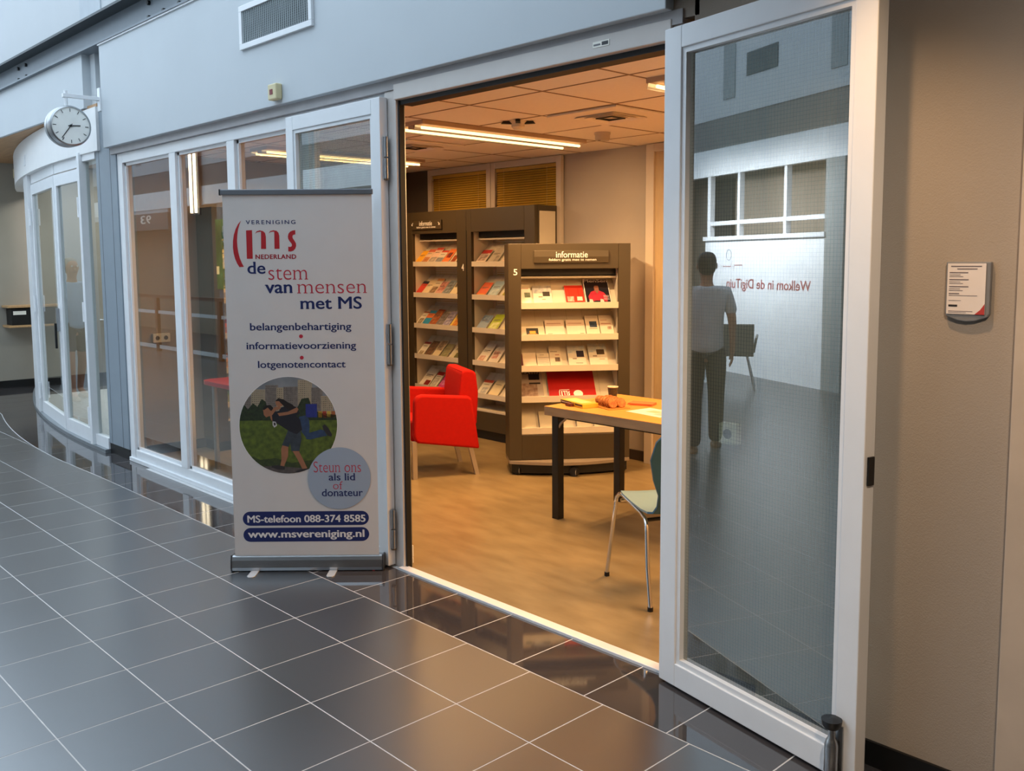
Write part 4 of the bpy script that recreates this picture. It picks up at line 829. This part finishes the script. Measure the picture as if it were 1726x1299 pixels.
rows = {
 'L': [[('yellow', '#e0a21c', None, None), ('pale orange', '#d8b89a', (0.1, 0.9, 0.1, 0.45, '#c98a50', '#8a4a2c'), (0.8, 1, '#c9694e')), ('pink and grey', '#d9b7a2', (0.05, 0.95, 0.05, 0.4, '#6d6a68', '#c9b59c'), (0.85, 1, '#c24a38')), ('cream and grey', '#cfc2ac', (0.05, 0.95, 0.0, 0.45, '#5f6670', '#9a9690'), (0.85, 1, '#c24a38')), ('orange', '#d9763c', (0.2, 0.8, 0.4, 0.75, '#3a2018', '#a8321c'), None), ('pale brown', '#c9b090', (0.2, 0.8, 0.1, 0.5, '#a8502c', '#6d3a20'), (0.85, 1, '#4a4038'))],
       [('red', '#c33a2a', None, (0.8, 1, '#2c2a3a')), ('cream', '#d6c29c', None, None), ('sketch-covered', '#cfc0a4', (0.1, 0.9, 0.05, 0.5, '#3a2a20', '#b89a78'), (0.85, 1, '#c98a50')), ('red and pink', '#c99a8a', (0.05, 0.95, 0.3, 0.95, '#7a2020', '#d8a898'), None), ('grey-blue', '#8a9496', (0.05, 0.95, 0.1, 0.9, '#2c3438', '#a8b0b0'), None), ('cream and black', '#d4c6a2', (0.1, 0.4, 0.5, 0.9, '#2a2620', '#8a8068'), None)],
       [('white and grey', '#cfc8b4', (0.2, 0.8, 0.1, 0.5, '#4a4034', '#b8a888'), (0.9, 1, '#8a4a34')), ('bright blue', '#2a86b0', None, (0.5, 0.8, '#d8743c')), ('red-brown', '#9a4a2a', (0.05, 0.95, 0.1, 0.9, '#6d2c1a', '#c07a4a'), None), ('grey', '#7a7268', (0.05, 0.95, 0.1, 0.9, '#4a4a50', '#9a9088'), None), ('purple and white', '#a8a0b4', (0.05, 0.95, 0.1, 0.9, '#4a4478', '#c8c0c8'), None), ('yellow with a red figure', '#d8b85a', (0.3, 0.95, 0.1, 0.8, '#a83020', '#d8a848'), None)],
       [('white with a small picture', '#d6cdb8', (0.2, 0.8, 0.1, 0.35, '#6d6048', '#b8a888'), (0.85, 1, '#7a2a30')), ('dark brown', '#5f4a3a', (0.05, 0.95, 0.05, 0.95, '#3a2a20', '#8a6a50'), None), ('cream with a dark drawing', '#cfbf9a', (0.1, 0.9, 0.4, 0.95, '#3a3028', '#c0a888'), None), ('grey-green', '#8a8460', (0.05, 0.95, 0.05, 0.4, '#5a5a38', '#a8a078'), None), ('pale with a green edge', '#c8be9c', (0.5, 1, 0.0, 0.4, '#4a4a2c', '#7a7a48'), None)],
       [('large white', '#d8ceb8', (0.45, 0.95, 0.05, 0.35, '#8a2018', '#6a1812'), None), ('white with a red corner', '#d6ccb4', (0.1, 0.8, 0.1, 0.6, '#8a8478', '#d0c8b4'), (0.78, 1, '#a82420')), ('magenta', '#b83a78', (0.1, 0.9, 0.2, 0.45, '#a83070', '#d08aa8'), (0.8, 1, '#9c2c34')), ('white with an orange edge', '#d8cab0', (0.1, 0.9, 0.0, 0.3, '#d8843a', '#c8703a'), None)]],
 'R': [[('white and red', '#cdb8a4', (0.1, 0.9, 0.2, 0.65, '#3a2a28', '#c0a898'), (0.72, 0.98, '#a01c18')), ('grey', '#a89c88', (0.6, 0.9, 0.1, 0.5, '#6a6258', '#a89c88'), None), ('white with a line drawing', '#d4bba6', (0.1, 0.9, 0.2, 0.7, '#4a3a34', '#d0b8a4'), (0.75, 0.98, '#a82420'))],
       [('orange-red', '#d0603a', (0.1, 0.9, 0.0, 0.2, '#d89a3c', '#c87a30'), None), ('pale blue', '#9ab0b8', (0.1, 0.9, 0.1, 0.5, '#c8d0c8', '#8aa0a8'), None), ('olive green', '#8a8a24', (0.1, 0.9, 0.0, 0.4, '#b8a83c', '#6a7020'), None)],
       [('blue and grey', '#8a9aa8', (0.05, 0.95, 0.5, 0.95, '#3c5a80', '#a0b0b8'), None), ('lime green', '#a8b834', (0.1, 0.9, 0.1, 0.5, '#d8d4a8', '#a0b030'), None), ('cream', '#d0c490', None, None)],
       [('large white', '#cfc6b4', (0.1, 0.7, 0.05, 0.35, '#a85a4c', '#c8bca8'), None), ('white with red marks', '#cabfae', (0.1, 0.7, 0.3, 0.75, '#a03a3a', '#c8bca8'), None), ('white with an orange figure', '#d4c8b2', (0.3, 0.9, 0.2, 0.6, '#c84a28', '#d8a888'), (0.85, 1, '#3a3634'))],
       [('white with a red oval', '#cfc6b0', (0.3, 0.9, 0.1, 0.5, '#6a7480', '#d0c8b4'), (0.82, 1, '#b84a38')), ('cream with a spine', '#d6c8a0', None, (0, 0.1, '#d8943c')), ('white with a red square', '#d4cab2', (0.3, 0.95, 0.6, 0.95, '#a02430', '#7a1820'), None)]]}
xsL = {6: [0.135, 0.235, 0.345, 0.45, 0.56, 0.68], 5: [0.15, 0.27, 0.39, 0.52, 0.68], 4: [0.20, 0.35, 0.48, 0.62]}
xsR = {3: [0.14, 0.30, 0.50]}
for bay, tiers in rows.items():
    for ti, row in enumerate(tiers):
        n = len(row); xs__ = (xsL if bay == 'L' else xsR)[n]
        for i, (desc, cov, pic, band) in enumerate(row):
            w_, h = (0.105, 0.20)
            if 'large' in desc: w_, h = 0.155, 0.255
            if bay == 'R': w_ = 0.13
            tx_ = [(0.12, 0.8, 0.62, 0.66, '#5a5048'), (0.12, 0.6, 0.56, 0.585, '#5a5048')] if not band else [(0.12, 0.75, 0.68, 0.71, '#5a5048')]
            leaflet(TU[bay], xs__[i] + (0.02 if bay == 'R' else 0), T4[ti], w_, h * (0.9 + 0.1 * ((i * 7 + ti * 3) % 3)), cov, '%s brochure, %s on the %s tier, %s' % (desc, NTH[i], ORD[ti], NM[bay]), 'brochures in the tall shelf', texts=tx_, pic=pic, band=band, lean=random.uniform(-2, 2))
cols = ['#c98a50', '#d8c8a8', '#8a9aa8', '#b84a38', '#d0b860', '#6a8a50', '#c8b8a8', '#a86a8a']
CN = {'#c98a50': 'orange', '#d8c8a8': 'cream', '#8a9aa8': 'blue-grey', '#b84a38': 'brick red', '#d0b860': 'yellow', '#6a8a50': 'green', '#c8b8a8': 'pale grey', '#a86a8a': 'mauve'}
for ui in ('1', '2'):
    for ti in range(5):
        for i in range(5):
            c1 = cols[(i * 3 + ti * 5 + int(ui)) % 8]
            leaflet(TU[ui], 0.15 + 0.135 * i, T4[ti], 0.115, 0.19, c1, '%s brochure, %s on the %s tier, left wall %s' % (CN[c1], NTH[i], ORD[ti], 'shelf numbered 1' if ui == '1' else 'shelf by the corner'), 'brochures on the left wall shelves', texts=[(0.1, 0.8, 0.75, 0.8, '#4a4038')], pic=(0.1, 0.9, 0.1, 0.5, '#5a5048', c1))
# shelf 5
G5 = 'brochures in the shelf numbered 5'
def l5(x0, x1, ti, h, cover, label, **k):
    return leaflet(TU['5'], (x0 + x1) / 2, T5[ti], x1 - x0, h, cover, label + ', %s tier, shelf 5' % ORD[ti], G5, **k)
GT = '#8a7a6c'
l5(0.095, 0.188, 0, 0.22, '#d8cdb6', 'narrow cream brochure at the left', pic=(0.45, 0.95, 0.36, 0.6, '#4a5440', '#7a8068'), texts=[(0.1, 0.85, 0.78, 0.81, '#b07a6a')])
l5(0.205, 0.355, 0, 0.205, '#d4cbb8', 'cream brochure with cloudy grey sky', pic=(0.0, 1.0, 0.6, 1.0, '#8a8c94', '#c8c0b0'), texts=[(0.52, 0.9, 0.44, 0.68, '#3a342c'), (0.28, 0.5, 0.38, 0.44, GT), (0.45, 0.65, 0.26, 0.3, GT)])
l5(0.462, 0.612, 0, 0.205, '#c8301c', 'bright red booklet with two white sketched faces', pic=(0.1, 0.45, 0.15, 0.42, '#d8c0b0', '#c8301c'), texts=[(0.62, 0.9, 0.2, 0.4, '#d8c8b8'), (0.2, 0.24, 0.45, 0.85, '#a82414'), (0.7, 0.74, 0.45, 0.85, '#a82414')], thick=0.012)
mg = l5(0.622, 0.826, 0, 0.275, '#e0dbd4', 'black magazine with a person in a red jacket', name='magazine', cat='magazine', texts=[(0.03, 0.97, 0.02, 0.97, '#14101a')])
MGT = Matrix.Translation((0, -0.0022, 0))
fg = MB()
def fp(pts, m): fg.face([((a - 0.5) * 0.204, -0.0019, b_ * 0.275) for a, b_ in pts], m)
fp([(0.15, 0.08), (0.12, 0.30), (0.25, 0.48), (0.42, 0.54), (0.56, 0.54), (0.75, 0.46), (0.88, 0.28), (0.84, 0.10), (0.6, 0.14), (0.4, 0.14)], pm('#b0283c', 0.15))
fg.face([((a - 0.5) * 0.204, -0.0023, b_ * 0.275) for a, b_ in [(0.40, 0.54), (0.40, 0.68), (0.46, 0.76), (0.54, 0.76), (0.59, 0.68), (0.58, 0.54), (0.5, 0.40)]], pm('#8a5a48', 0.1))
fg.face([((a - 0.5) * 0.204, -0.0026, b_ * 0.275) for a, b_ in [(0.38, 0.66), (0.40, 0.78), (0.50, 0.82), (0.60, 0.77), (0.61, 0.66), (0.56, 0.72), (0.44, 0.72)]], pm('#1c1218'))
for a in (0.12, 0.55): fg.face([((a + u_ * 0.16 - 0.5) * 0.204, -0.0026, v_ * 0.275) for u_, v_ in [(0, 0.06), (1, 0.08), (0.9, 0.18), (0.2, 0.2)]], pm('#d8b0a8'))
for v_ in (0.32, 0.28, 0.22, 0.17): fg.face([((a - 0.5) * 0.204, -0.0026, (v_ + c) * 0.275) for a, c in ((0.72, 0), (0.94, 0), (0.94, 0.015), (0.72, 0.015))], pm('#b8b4b8'))
fg.build('cover_picture', mg)
lettering('title_lettering', 'MenSen', pm('#e8e0dc'), mg, (-0.098, 0.095, 0.235, 0.268), MGT, bold=0.02)
l5(0.105, 0.29, 1, 0.14, '#cfc3a8', 'cream folder with a dark square holding a golden glow', pic=(0.22, 0.74, 0.0, 0.62, '#2a3438', '#3a3020'), texts=[(0.36, 0.62, 0.22, 0.42, '#d89a3c'), (0.3, 0.68, 0.15, 0.22, '#a8642c')])
l5(0.300, 0.452, 1, 0.17, '#e0cdb8', 'pale pink leaflet, left of the matching pair', texts=[(0.1, 0.85, 0.76, 0.80, '#b08878'), (0.1, 0.35, 0.14, 0.17, GT)])
l5(0.470, 0.620, 1, 0.17, '#e0cdb8', 'pale pink leaflet, right of the matching pair', texts=[(0.1, 0.85, 0.76, 0.80, '#b08878'), (0.7, 0.92, 0.14, 0.17, GT)])
l5(0.628, 0.736, 1, 0.21, '#dccfb8', 'narrow cream leaflet with a dark blue photo', pic=(0.3, 0.85, 0.42, 0.72, '#1c2840', '#4a5a70'), texts=[(0.25, 0.85, 0.34, 0.37, GT)])
l5(0.742, 0.850, 1, 0.215, '#dccdb6', 'narrow cream leaflet with a tiny emblem near the right side', pic=(0.55, 0.85, 0.3, 0.45, '#8a6a5c', '#c8b49c'), texts=[(0.1, 0.6, 0.74, 0.77, '#b08070'), (0.1, 0.85, 0.56, 0.60, '#b08070')])
l5(0.085, 0.118, 2, 0.14, '#5a2430', 'dark red booklet edge at the far left')
l5(0.120, 0.226, 2, 0.15, '#dccdb6', 'plain cream leaflet'); 
l5(0.233, 0.332, 2, 0.145, '#d8cdb6', 'cream leaflet with ruled lines', texts=[(0.1, 0.95, v, v + 0.02, '#8a8494') for v in (0.2, 0.32, 0.44, 0.56, 0.68)] + [(0.25, 0.6, 0.86, 0.89, GT)])
l5(0.336, 0.430, 2, 0.215, '#d8ccb4', 'tall narrow leaflet with a small dark photo', pic=(0.45, 0.88, 0.26, 0.46, '#4a3c34', '#8a7460'), texts=[(0.1, 0.7, 0.72, 0.75, GT), (0.5, 0.85, 0.56, 0.60, '#b07a6a')])
l5(0.485, 0.628, 2, 0.215, '#d8d0bc', 'sky-topped brochure with a dark portrait, left of two alike', pic=(0.0, 1.0, 0.65, 1.0, '#a8b4b8', '#d8d0bc'), texts=[(0.5, 0.92, 0.46, 0.76, '#2a2434'), (0.25, 0.48, 0.36, 0.41, GT), (0.4, 0.8, 0.16, 0.19, GT)])
l5(0.655, 0.803, 2, 0.235, '#d8d0bc', 'sky-topped brochure with a brown photo, right of two alike', pic=(0.0, 1.0, 0.62, 1.0, '#a0b0b8', '#d8d0bc'), texts=[(0.45, 0.88, 0.52, 0.74, '#4a3c2c'), (0.22, 0.45, 0.43, 0.48, GT), (0.55, 0.85, 0.3, 0.33, '#b8906c')])
ga = l5(0.095, 0.285, 3, 0.27, '#a89c90', 'grey-brown magazine with a dark picture', name='magazine', cat='magazine', pic=(0.05, 0.75, 0.02, 0.55, '#6a4c3c', '#a89484'), texts=[(0.42, 0.88, 0.68, 0.90, '#1c1c2c'), (0.42, 0.9, 0.52, 0.58, '#2c2420')])
lettering('title_lettering', 'ALATEN', pm('#2a2428'), ga, (-0.085, 0.075, 0.240, 0.262), MGT, bold=0.03)
fo = l5(0.325, 0.705, 3, 0.27, '#b0100c', 'wide red folder with white letter logo', name='folder', cat='folder', thick=0.02)
lm = MB(); 
def lp(pts): lm.face([(-0.19 + a * 0.38, -0.0012, b_ * 0.27) for a, b_ in pts], LIT)
lp([(0.235, 0.02), (0.215, 0.10), (0.215, 0.22), (0.235, 0.30), (0.25, 0.30), (0.232, 0.22), (0.232, 0.10), (0.25, 0.02)])
lp([(0.26, 0.05), (0.285, 0.05), (0.285, 0.25), (0.26, 0.25)]); lp([(0.30, 0.25), (0.345, 0.25), (0.345, 0.09), (0.322, 0.09), (0.322, 0.21), (0.30, 0.21)]); lp([(0.352, 0.25), (0.395, 0.25), (0.395, 0.09), (0.372, 0.09), (0.372, 0.21), (0.352, 0.21)])
lp([(0.405, 0.07), (0.44, 0.09), (0.445, 0.14), (0.425, 0.17), (0.44, 0.19), (0.44, 0.24), (0.41, 0.22), (0.405, 0.16), (0.42, 0.13), (0.405, 0.11)]); lp([(0.26, 0.28), (0.44, 0.28), (0.44, 0.30), (0.26, 0.30)]); lp([(0.285, 0.03), (0.44, 0.03), (0.44, 0.045), (0.285, 0.045)])
lp([(0.62 + 0.10 * math.cos(t), 0.14 + 0.13 * math.sin(t)) for t in [2 * math.pi * k / 24 for k in range(24)]])
lm.build('white_logo', fo)
for i, x in enumerate((0.15, 0.30, 0.45, 0.60, 0.74)): l5(x - 0.05, x + 0.07, 4, 0.16 + 0.02 * (i % 2), ('#d2c8ae', '#cfc4a8', '#d6ccb2', '#cdc2a6', '#d4cab0')[i], 'blank cream leaflet, %s from the left,' % NTH[i])

# ---- red armchair
ac = thing('armchair', 'bright red upholstered armchair with square metal legs', 'chair', (-1.98, 2.19, 0), math.atan2(-0.42, -0.91) + math.pi)
# local frame: +y runs from rear to front? x: width away from the viewer
ac.rotation_euler = (0, 0, 0)
fdir = Vector((-0.42, -0.907, 0)).normalized(); sdir = Vector((-0.907, 0.42, 0)).normalized()
A = Matrix(((fdir.x, sdir.x, 0, 0), (fdir.y, sdir.y, 0, 0), (0, 0, 1, 0), (0, 0, 0, 1)))   # local a = forward, b = sideways (away)
side = [(0.0, 0.21), (0.03, 0.42), (0.06, 0.615), (0.09, 0.635), (0.46, 0.665), (0.50, 0.655), (0.525, 0.62), (0.535, 0.35), (0.52, 0.30), (0.49, 0.285)]
for y0 in (0.0, 0.50): MB().prism(side, y0, y0 + 0.075, RED, 'y', A).build('arm_panel', ac, bevel=0.018, seg=3, smooth=True)
MB().prism([(0.10, 0.27), (0.10, 0.43), (0.50, 0.46), (0.545, 0.44), (0.545, 0.30), (0.50, 0.27)], 0.08, 0.495, RED, 'y', A).build('seat_cushion', ac, bevel=0.02, seg=3, smooth=True)
MB().prism([(0.01, 0.40), (0.16, 0.40), (0.155, 0.64), (0.135, 0.815), (0.115, 0.84), (0.04, 0.835), (0.012, 0.81), (-0.005, 0.65)], 0.045, 0.53, RED, 'y', A).build('backrest', ac, bevel=0.022, seg=3, smooth=True)
LEGM = mat('warm_grey_metal', '#b8aa98', 0.35, 0.5)
for a0, a1, b_ in ((0.505, 0.505, 0.015), (0.505, 0.505, 0.52), (0.07, 0.0, 0.015), (0.07, 0.0, 0.52)):
    m = MB(); vs = [(a1 + dx, b_ + dy, 0) for dx, dy in ((0, 0), (0.035, 0), (0.035, 0.035), (0, 0.035))] + [(a0 + dx, b_ + dy, 0.30) for dx, dy in ((0, 0), (0.038, 0), (0.038, 0.035), (0, 0.035))]
    m.add(vs, [(3, 2, 1, 0), (4, 5, 6, 7)] + [(i, (i + 1) % 4, (i + 1) % 4 + 4, i + 4) for i in range(4)], LEGM, A); m.build('leg', ac, bevel=0.002)

# ---- table
tbm = mat('orange_beech_laminate', '#d8994a', 0.35, var=0.06, scale=6, stretch=(1, 8, 1)); 
tt = thing('table', 'beech table with a thick edge and square black legs', 'table', (-0.756, 1.672, 0))
B(0, 1.60, 0, 0.75, 0.748, 0.75, tbm).build('laminate_top', tt)
B(0, 1.60, 0, 0.75, 0.692, 0.748, mat('beech_edge_board', '#a98d6c', 0.5, var=0.12, scale=5, stretch=(1, 8, 8))).build('tabletop', tt, bevel=0.002)
for x in (0.035, 1.51):
    for y in (0.035, 0.66): B(x, x + 0.055, y, y + 0.055, 0, 0.692, BLACK).build('leg', tt, bevel=0.002)
MB().box(0.05, 1.55, 0.045, 0.075, 0.675, 0.692, BLACK).box(0.05, 1.55, 0.675, 0.705, 0.675, 0.692, BLACK).box(0.05, 0.08, 0.05, 0.7, 0.675, 0.692, BLACK).build('under_frame', tt)
MB().tube([(0.075, 0.05, 0.60), (0.10, 0.05, 0.64), (0.16, 0.05, 0.69)], 0.009, mat('worn_steel', '#a8a09a', 0.3, 0.7)).build('brace', tt)
# ---- blue shell chair
bc = thing('shell_chair', 'petrol blue shell chair on a chrome tube frame beside the table', 'chair', (0.262, 1.116, 0))
tdir = Vector((0.896, -0.4435, 0)); wdir = Vector((0.4435, 0.896, 0))
K = Matrix(((tdir.x, wdir.x, 0, 0), (tdir.y, wdir.y, 0, 0), (0, 0, 1, 0), (0, 0, 0, 1)))
for yy, s_ in ((0.0, 1), (0.46, -1)):
    pth = [(0.0, yy, 0.018), (0.035, yy + 0.01 * s_, 0.22), (0.068, yy + 0.02 * s_, 0.42), (0.078, yy + 0.022 * s_, 0.455), (0.098, yy + 0.03 * s_, 0.475), (0.13, yy + 0.035 * s_, 0.474), (0.22, yy + 0.04 * s_, 0.452), (0.32, yy + 0.045 * s_, 0.432), (0.385, yy + 0.04 * s_, 0.415), (0.41, yy + 0.035 * s_, 0.395), (0.422, yy + 0.032 * s_, 0.36), (0.47, yy + 0.015 * s_, 0.19), (0.535, yy, 0.018)]
    MB().tube(pth, 0.0115, CHROME, 12, K).build('side_frame', bc, smooth=True)
    for x in (0.0, 0.535): MB().cyl((x, yy, 0), (x, yy, 0.022), 0.014, BLACK, T=K).build('foot_cap', bc)
MB().tube([(0.10, 0.035, 0.44), (0.10, 0.425, 0.44)], 0.010, CHROME, 10, K).build('cross_bar', bc, smooth=True); MB().tube([(0.37, 0.05, 0.405), (0.37, 0.41, 0.405)], 0.010, BLACK, 10, K).build('cross_bar', bc, smooth=True)
def shell_strip(profile, widths, m_, nm_):
    mb = MB(); n = len(profile); cols_ = 9; th = 0.010; vs = []
    for layer in (0, 1):
        for i, (a, z) in enumerate(profile):
            for j in range(cols_):
                t = j / (cols_ - 1) * 2 - 1; dz = 0.012 * t * t
                p0, p1 = profile[max(i - 1, 0)], profile[min(i + 1, n - 1)]; dx_, dz_ = p1[0] - p0[0], p1[1] - p0[1]; L = math.hypot(dx_, dz_); nx, nz_ = -dz_ / L, dx_ / L
                off = dz - layer * th; vs.append((a + nx * off, 0.23 + t * widths[i] / 2, z + nz_ * off))
    N = n * cols_; fs = []
    for i in range(n - 1):
        for j in range(cols_ - 1):
            k = i * cols_ + j; fs.append((k, k + 1, k + cols_ + 1, k + cols_)); fs.append((N + k, N + k + cols_, N + k + cols_ + 1, N + k + 1))
    for i in range(n - 1):
        for j in (0, cols_ - 1): k = i * cols_ + j; fs.append((k, k + cols_, N + k + cols_, N + k))
    for i in (0, n - 1):
        for j in range(cols_ - 1): k = i * cols_ + j; fs.append((k, k + 1, N + k + 1, N + k))
    mb.add(vs, fs, m_, K); o = mb.build(nm_, bc, smooth=True); return o
PETR = mat('petrol_blue_plastic', '#2a5f78', 0.35, var=0.03); SEAT = mat('grey_teal_plastic', '#7d9aa0', 0.35, var=0.03)
shell_strip([(0.09, 0.474), (0.11, 0.482), (0.16, 0.478), (0.26, 0.464), (0.36, 0.452), (0.43, 0.452)], [0.34, 0.40, 0.42, 0.42, 0.41, 0.40], SEAT, 'seat')
shell_strip([(0.43, 0.452), (0.475, 0.462), (0.50, 0.50), (0.515, 0.56), (0.52, 0.64), (0.53, 0.74), (0.55, 0.83), (0.565, 0.875)], [0.40, 0.38, 0.36, 0.36, 0.42, 0.46, 0.42, 0.34], PETR, 'backrest')
# ---- things on the table
cb = thing('confectionery_box', 'yellow and brown long chocolate box lying on the table corner', 'box', (-0.62, 1.86, 0.75), R(-16))
B(-0.14, 0.14, -0.06, 0.06, 0, 0.028, mat('yellow_card', '#d9b23a', 0.4, var=0.1)).build('carton', cb, bevel=0.002)
B(-0.13, 0.0, -0.0612, -0.06, 0.004, 0.025, mat('dark_brown_card', '#3a1c14', 0.4)).build('side_print', cb); lettering('lettering', 'Bastogne', LIT, cb, (-0.125, -0.035, 0.008, 0.022), Matrix.Translation((0, -0.0616, 0)), bold=0.02)
MB().box(-0.03, 0.035, -0.09, -0.061, 0, 0.022, mat('purple_brown_wafer', '#6a2c20', 0.5, color2='#3a140e', scale=40)).build('wafer_pack', cb, bevel=0.004)
B(0.05, 0.135, -0.0612, -0.06, 0.012, 0.022, mat('dark_band_print', '#4a3a24', 0.5)).build('side_band', cb); B(-0.11, 0.10, -0.045, 0.04, 0.0282, 0.029, mat('pale_yellow_card', '#e0cc86', 0.45)).build('top_label', cb)
pk = thing('biscuit_pack', 'clear plastic tray of orange biscuits in the middle of the table', 'food', (-0.43, 1.95, 0.75), R(-20))
BIS = mat('orange_biscuit', '#c9843c', 0.6, color2='#9a5624', scale=60, bump=0.4, bscale=90)
for i in range(6):
    for j in range(2): MB().lathe([(0.0, -0.006), (0.030, -0.006), (0.034, 0.0), (0.030, 0.006), (0.0, 0.006)], BIS, 16, Matrix.Translation((-0.085 + i * 0.034, -0.03 + j * 0.062, 0.032 + 0.004 * (i % 2))) @ Matrix.Rotation(R(68), 4, 'Y')).build('biscuit', pk, smooth=True)
WRAP = glass_mat('clear_wrap', (0.98, 0.93, 0.86), 1.6, 0.08)
wrp = MB(); nx = 12
vs = []; fs = []
for i in range(nx + 1):
    for j in range(9):
        u_ = i / nx; v_ = j / 8; r_ = 0.5 + 0.5 * math.sin(u_ * math.pi); z = 0.012 + 0.058 * math.sin(v_ * math.pi) ** 0.6 * (math.sin(u_ * math.pi) ** 0.4 if 0 < i < nx else 0.2) + random.uniform(-0.006, 0.006)
        vs.append((-0.145 + 0.29 * u_, (v_ - 0.5) * 0.19 * (0.7 + 0.3 * r_), max(0.003, z)))
for i in range(nx):
    for j in range(8): k = i * 9 + j; fs.append((k, k + 1, k + 10, k + 9))
wrp.add(vs, fs, WRAP); wrp.build('wrapper', pk)
B(-0.12, 0.12, -0.08, 0.08, 0, 0.006, mat('orange_tray', '#cf8c40', 0.4)).build('tray', pk, bevel=0.003)
cp = thing('paper_cup', 'dark paper coffee cup with a white rim on the table', 'cup', (-0.637, 2.22, 0.75))
MB().lathe([(0.0, 0.0), (0.026, 0.0), (0.035, 0.082)], mat('dark_cup_print', '#1e1a14', 0.5, color2='#4a3a24', scale=60), 28).build('cup_wall', cp, smooth=True)
MB().lathe([(0.035, 0.080), (0.038, 0.083), (0.038, 0.087), (0.034, 0.088), (0.033, 0.082), (0.026, 0.012), (0, 0.012)], mat('cream_cup_rim', '#e8e0c8', 0.4), 28).build('rim', cp, smooth=True)
nk = thing('napkin', 'folded orange napkin lying beside the white sheet on the table', 'napkin', (-0.335, 2.16, 0.75), R(20))
for k in range(3): B(-0.085 + k * 0.002, 0.085 - k * 0.001, -0.05, 0.05, k * 0.005, k * 0.005 + 0.0045, mat('orange_tissue', '#d2703a', 0.8, var=0.05)).build('fold', nk, bevel=0.001)
ps = thing('paper_sheet', 'white printed paper sheet on the table at the right door leaf', 'paper', (-0.08, 1.965, 0.75), R(-8))
B(-0.15, 0.15, -0.105, 0.105, 0, 0.0012, PAPER).build('sheet', ps); MB().box(-0.06, 0.03, -0.02, 0.05, 0.0013, 0.0016, mat('faint_green_print', '#b4b494', 0.6)).box(0.04, 0.12, -0.06, 0.03, 0.0013, 0.0016, mat('faint_grey_print', '#b8b4a8', 0.6)).build('print', ps)
# ---- red-topped table behind the windows
rt = thing('red_table', 'long red-topped table inside, behind the window panes', 'table', (-3.78, 0.72, 0))
RTM = mat('red_table_laminate', '#c23440', 0.35, var=0.03)
MB().prism([(0.0, 0.08), (0.03, 0.02), (0.09, 0.0), (2.15, 0.0), (2.15, 0.45), (0.0, 0.45)], 0.705, 0.74, RTM, 'z').build('tabletop', rt, bevel=0.004)
for x, y in ((0.1, 0.08), (1.85, 0.08), (0.1, 0.38), (1.85, 0.38)): MB().cyl((x, y, 0), (x, y, 0.705), 0.022, ALU).build('leg', rt)
ss = thing('storage_basket', 'orange woven basket on the red table beside the banner', 'basket', (-1.98, 0.98, 0.74), 0)
B(-0.13, 0.13, -0.1, 0.1, 0, 0.10, mat('orange_weave', '#c98a4a', 0.7, color2='#8a5426', scale=70)).build('basket_wall', ss, bevel=0.01)
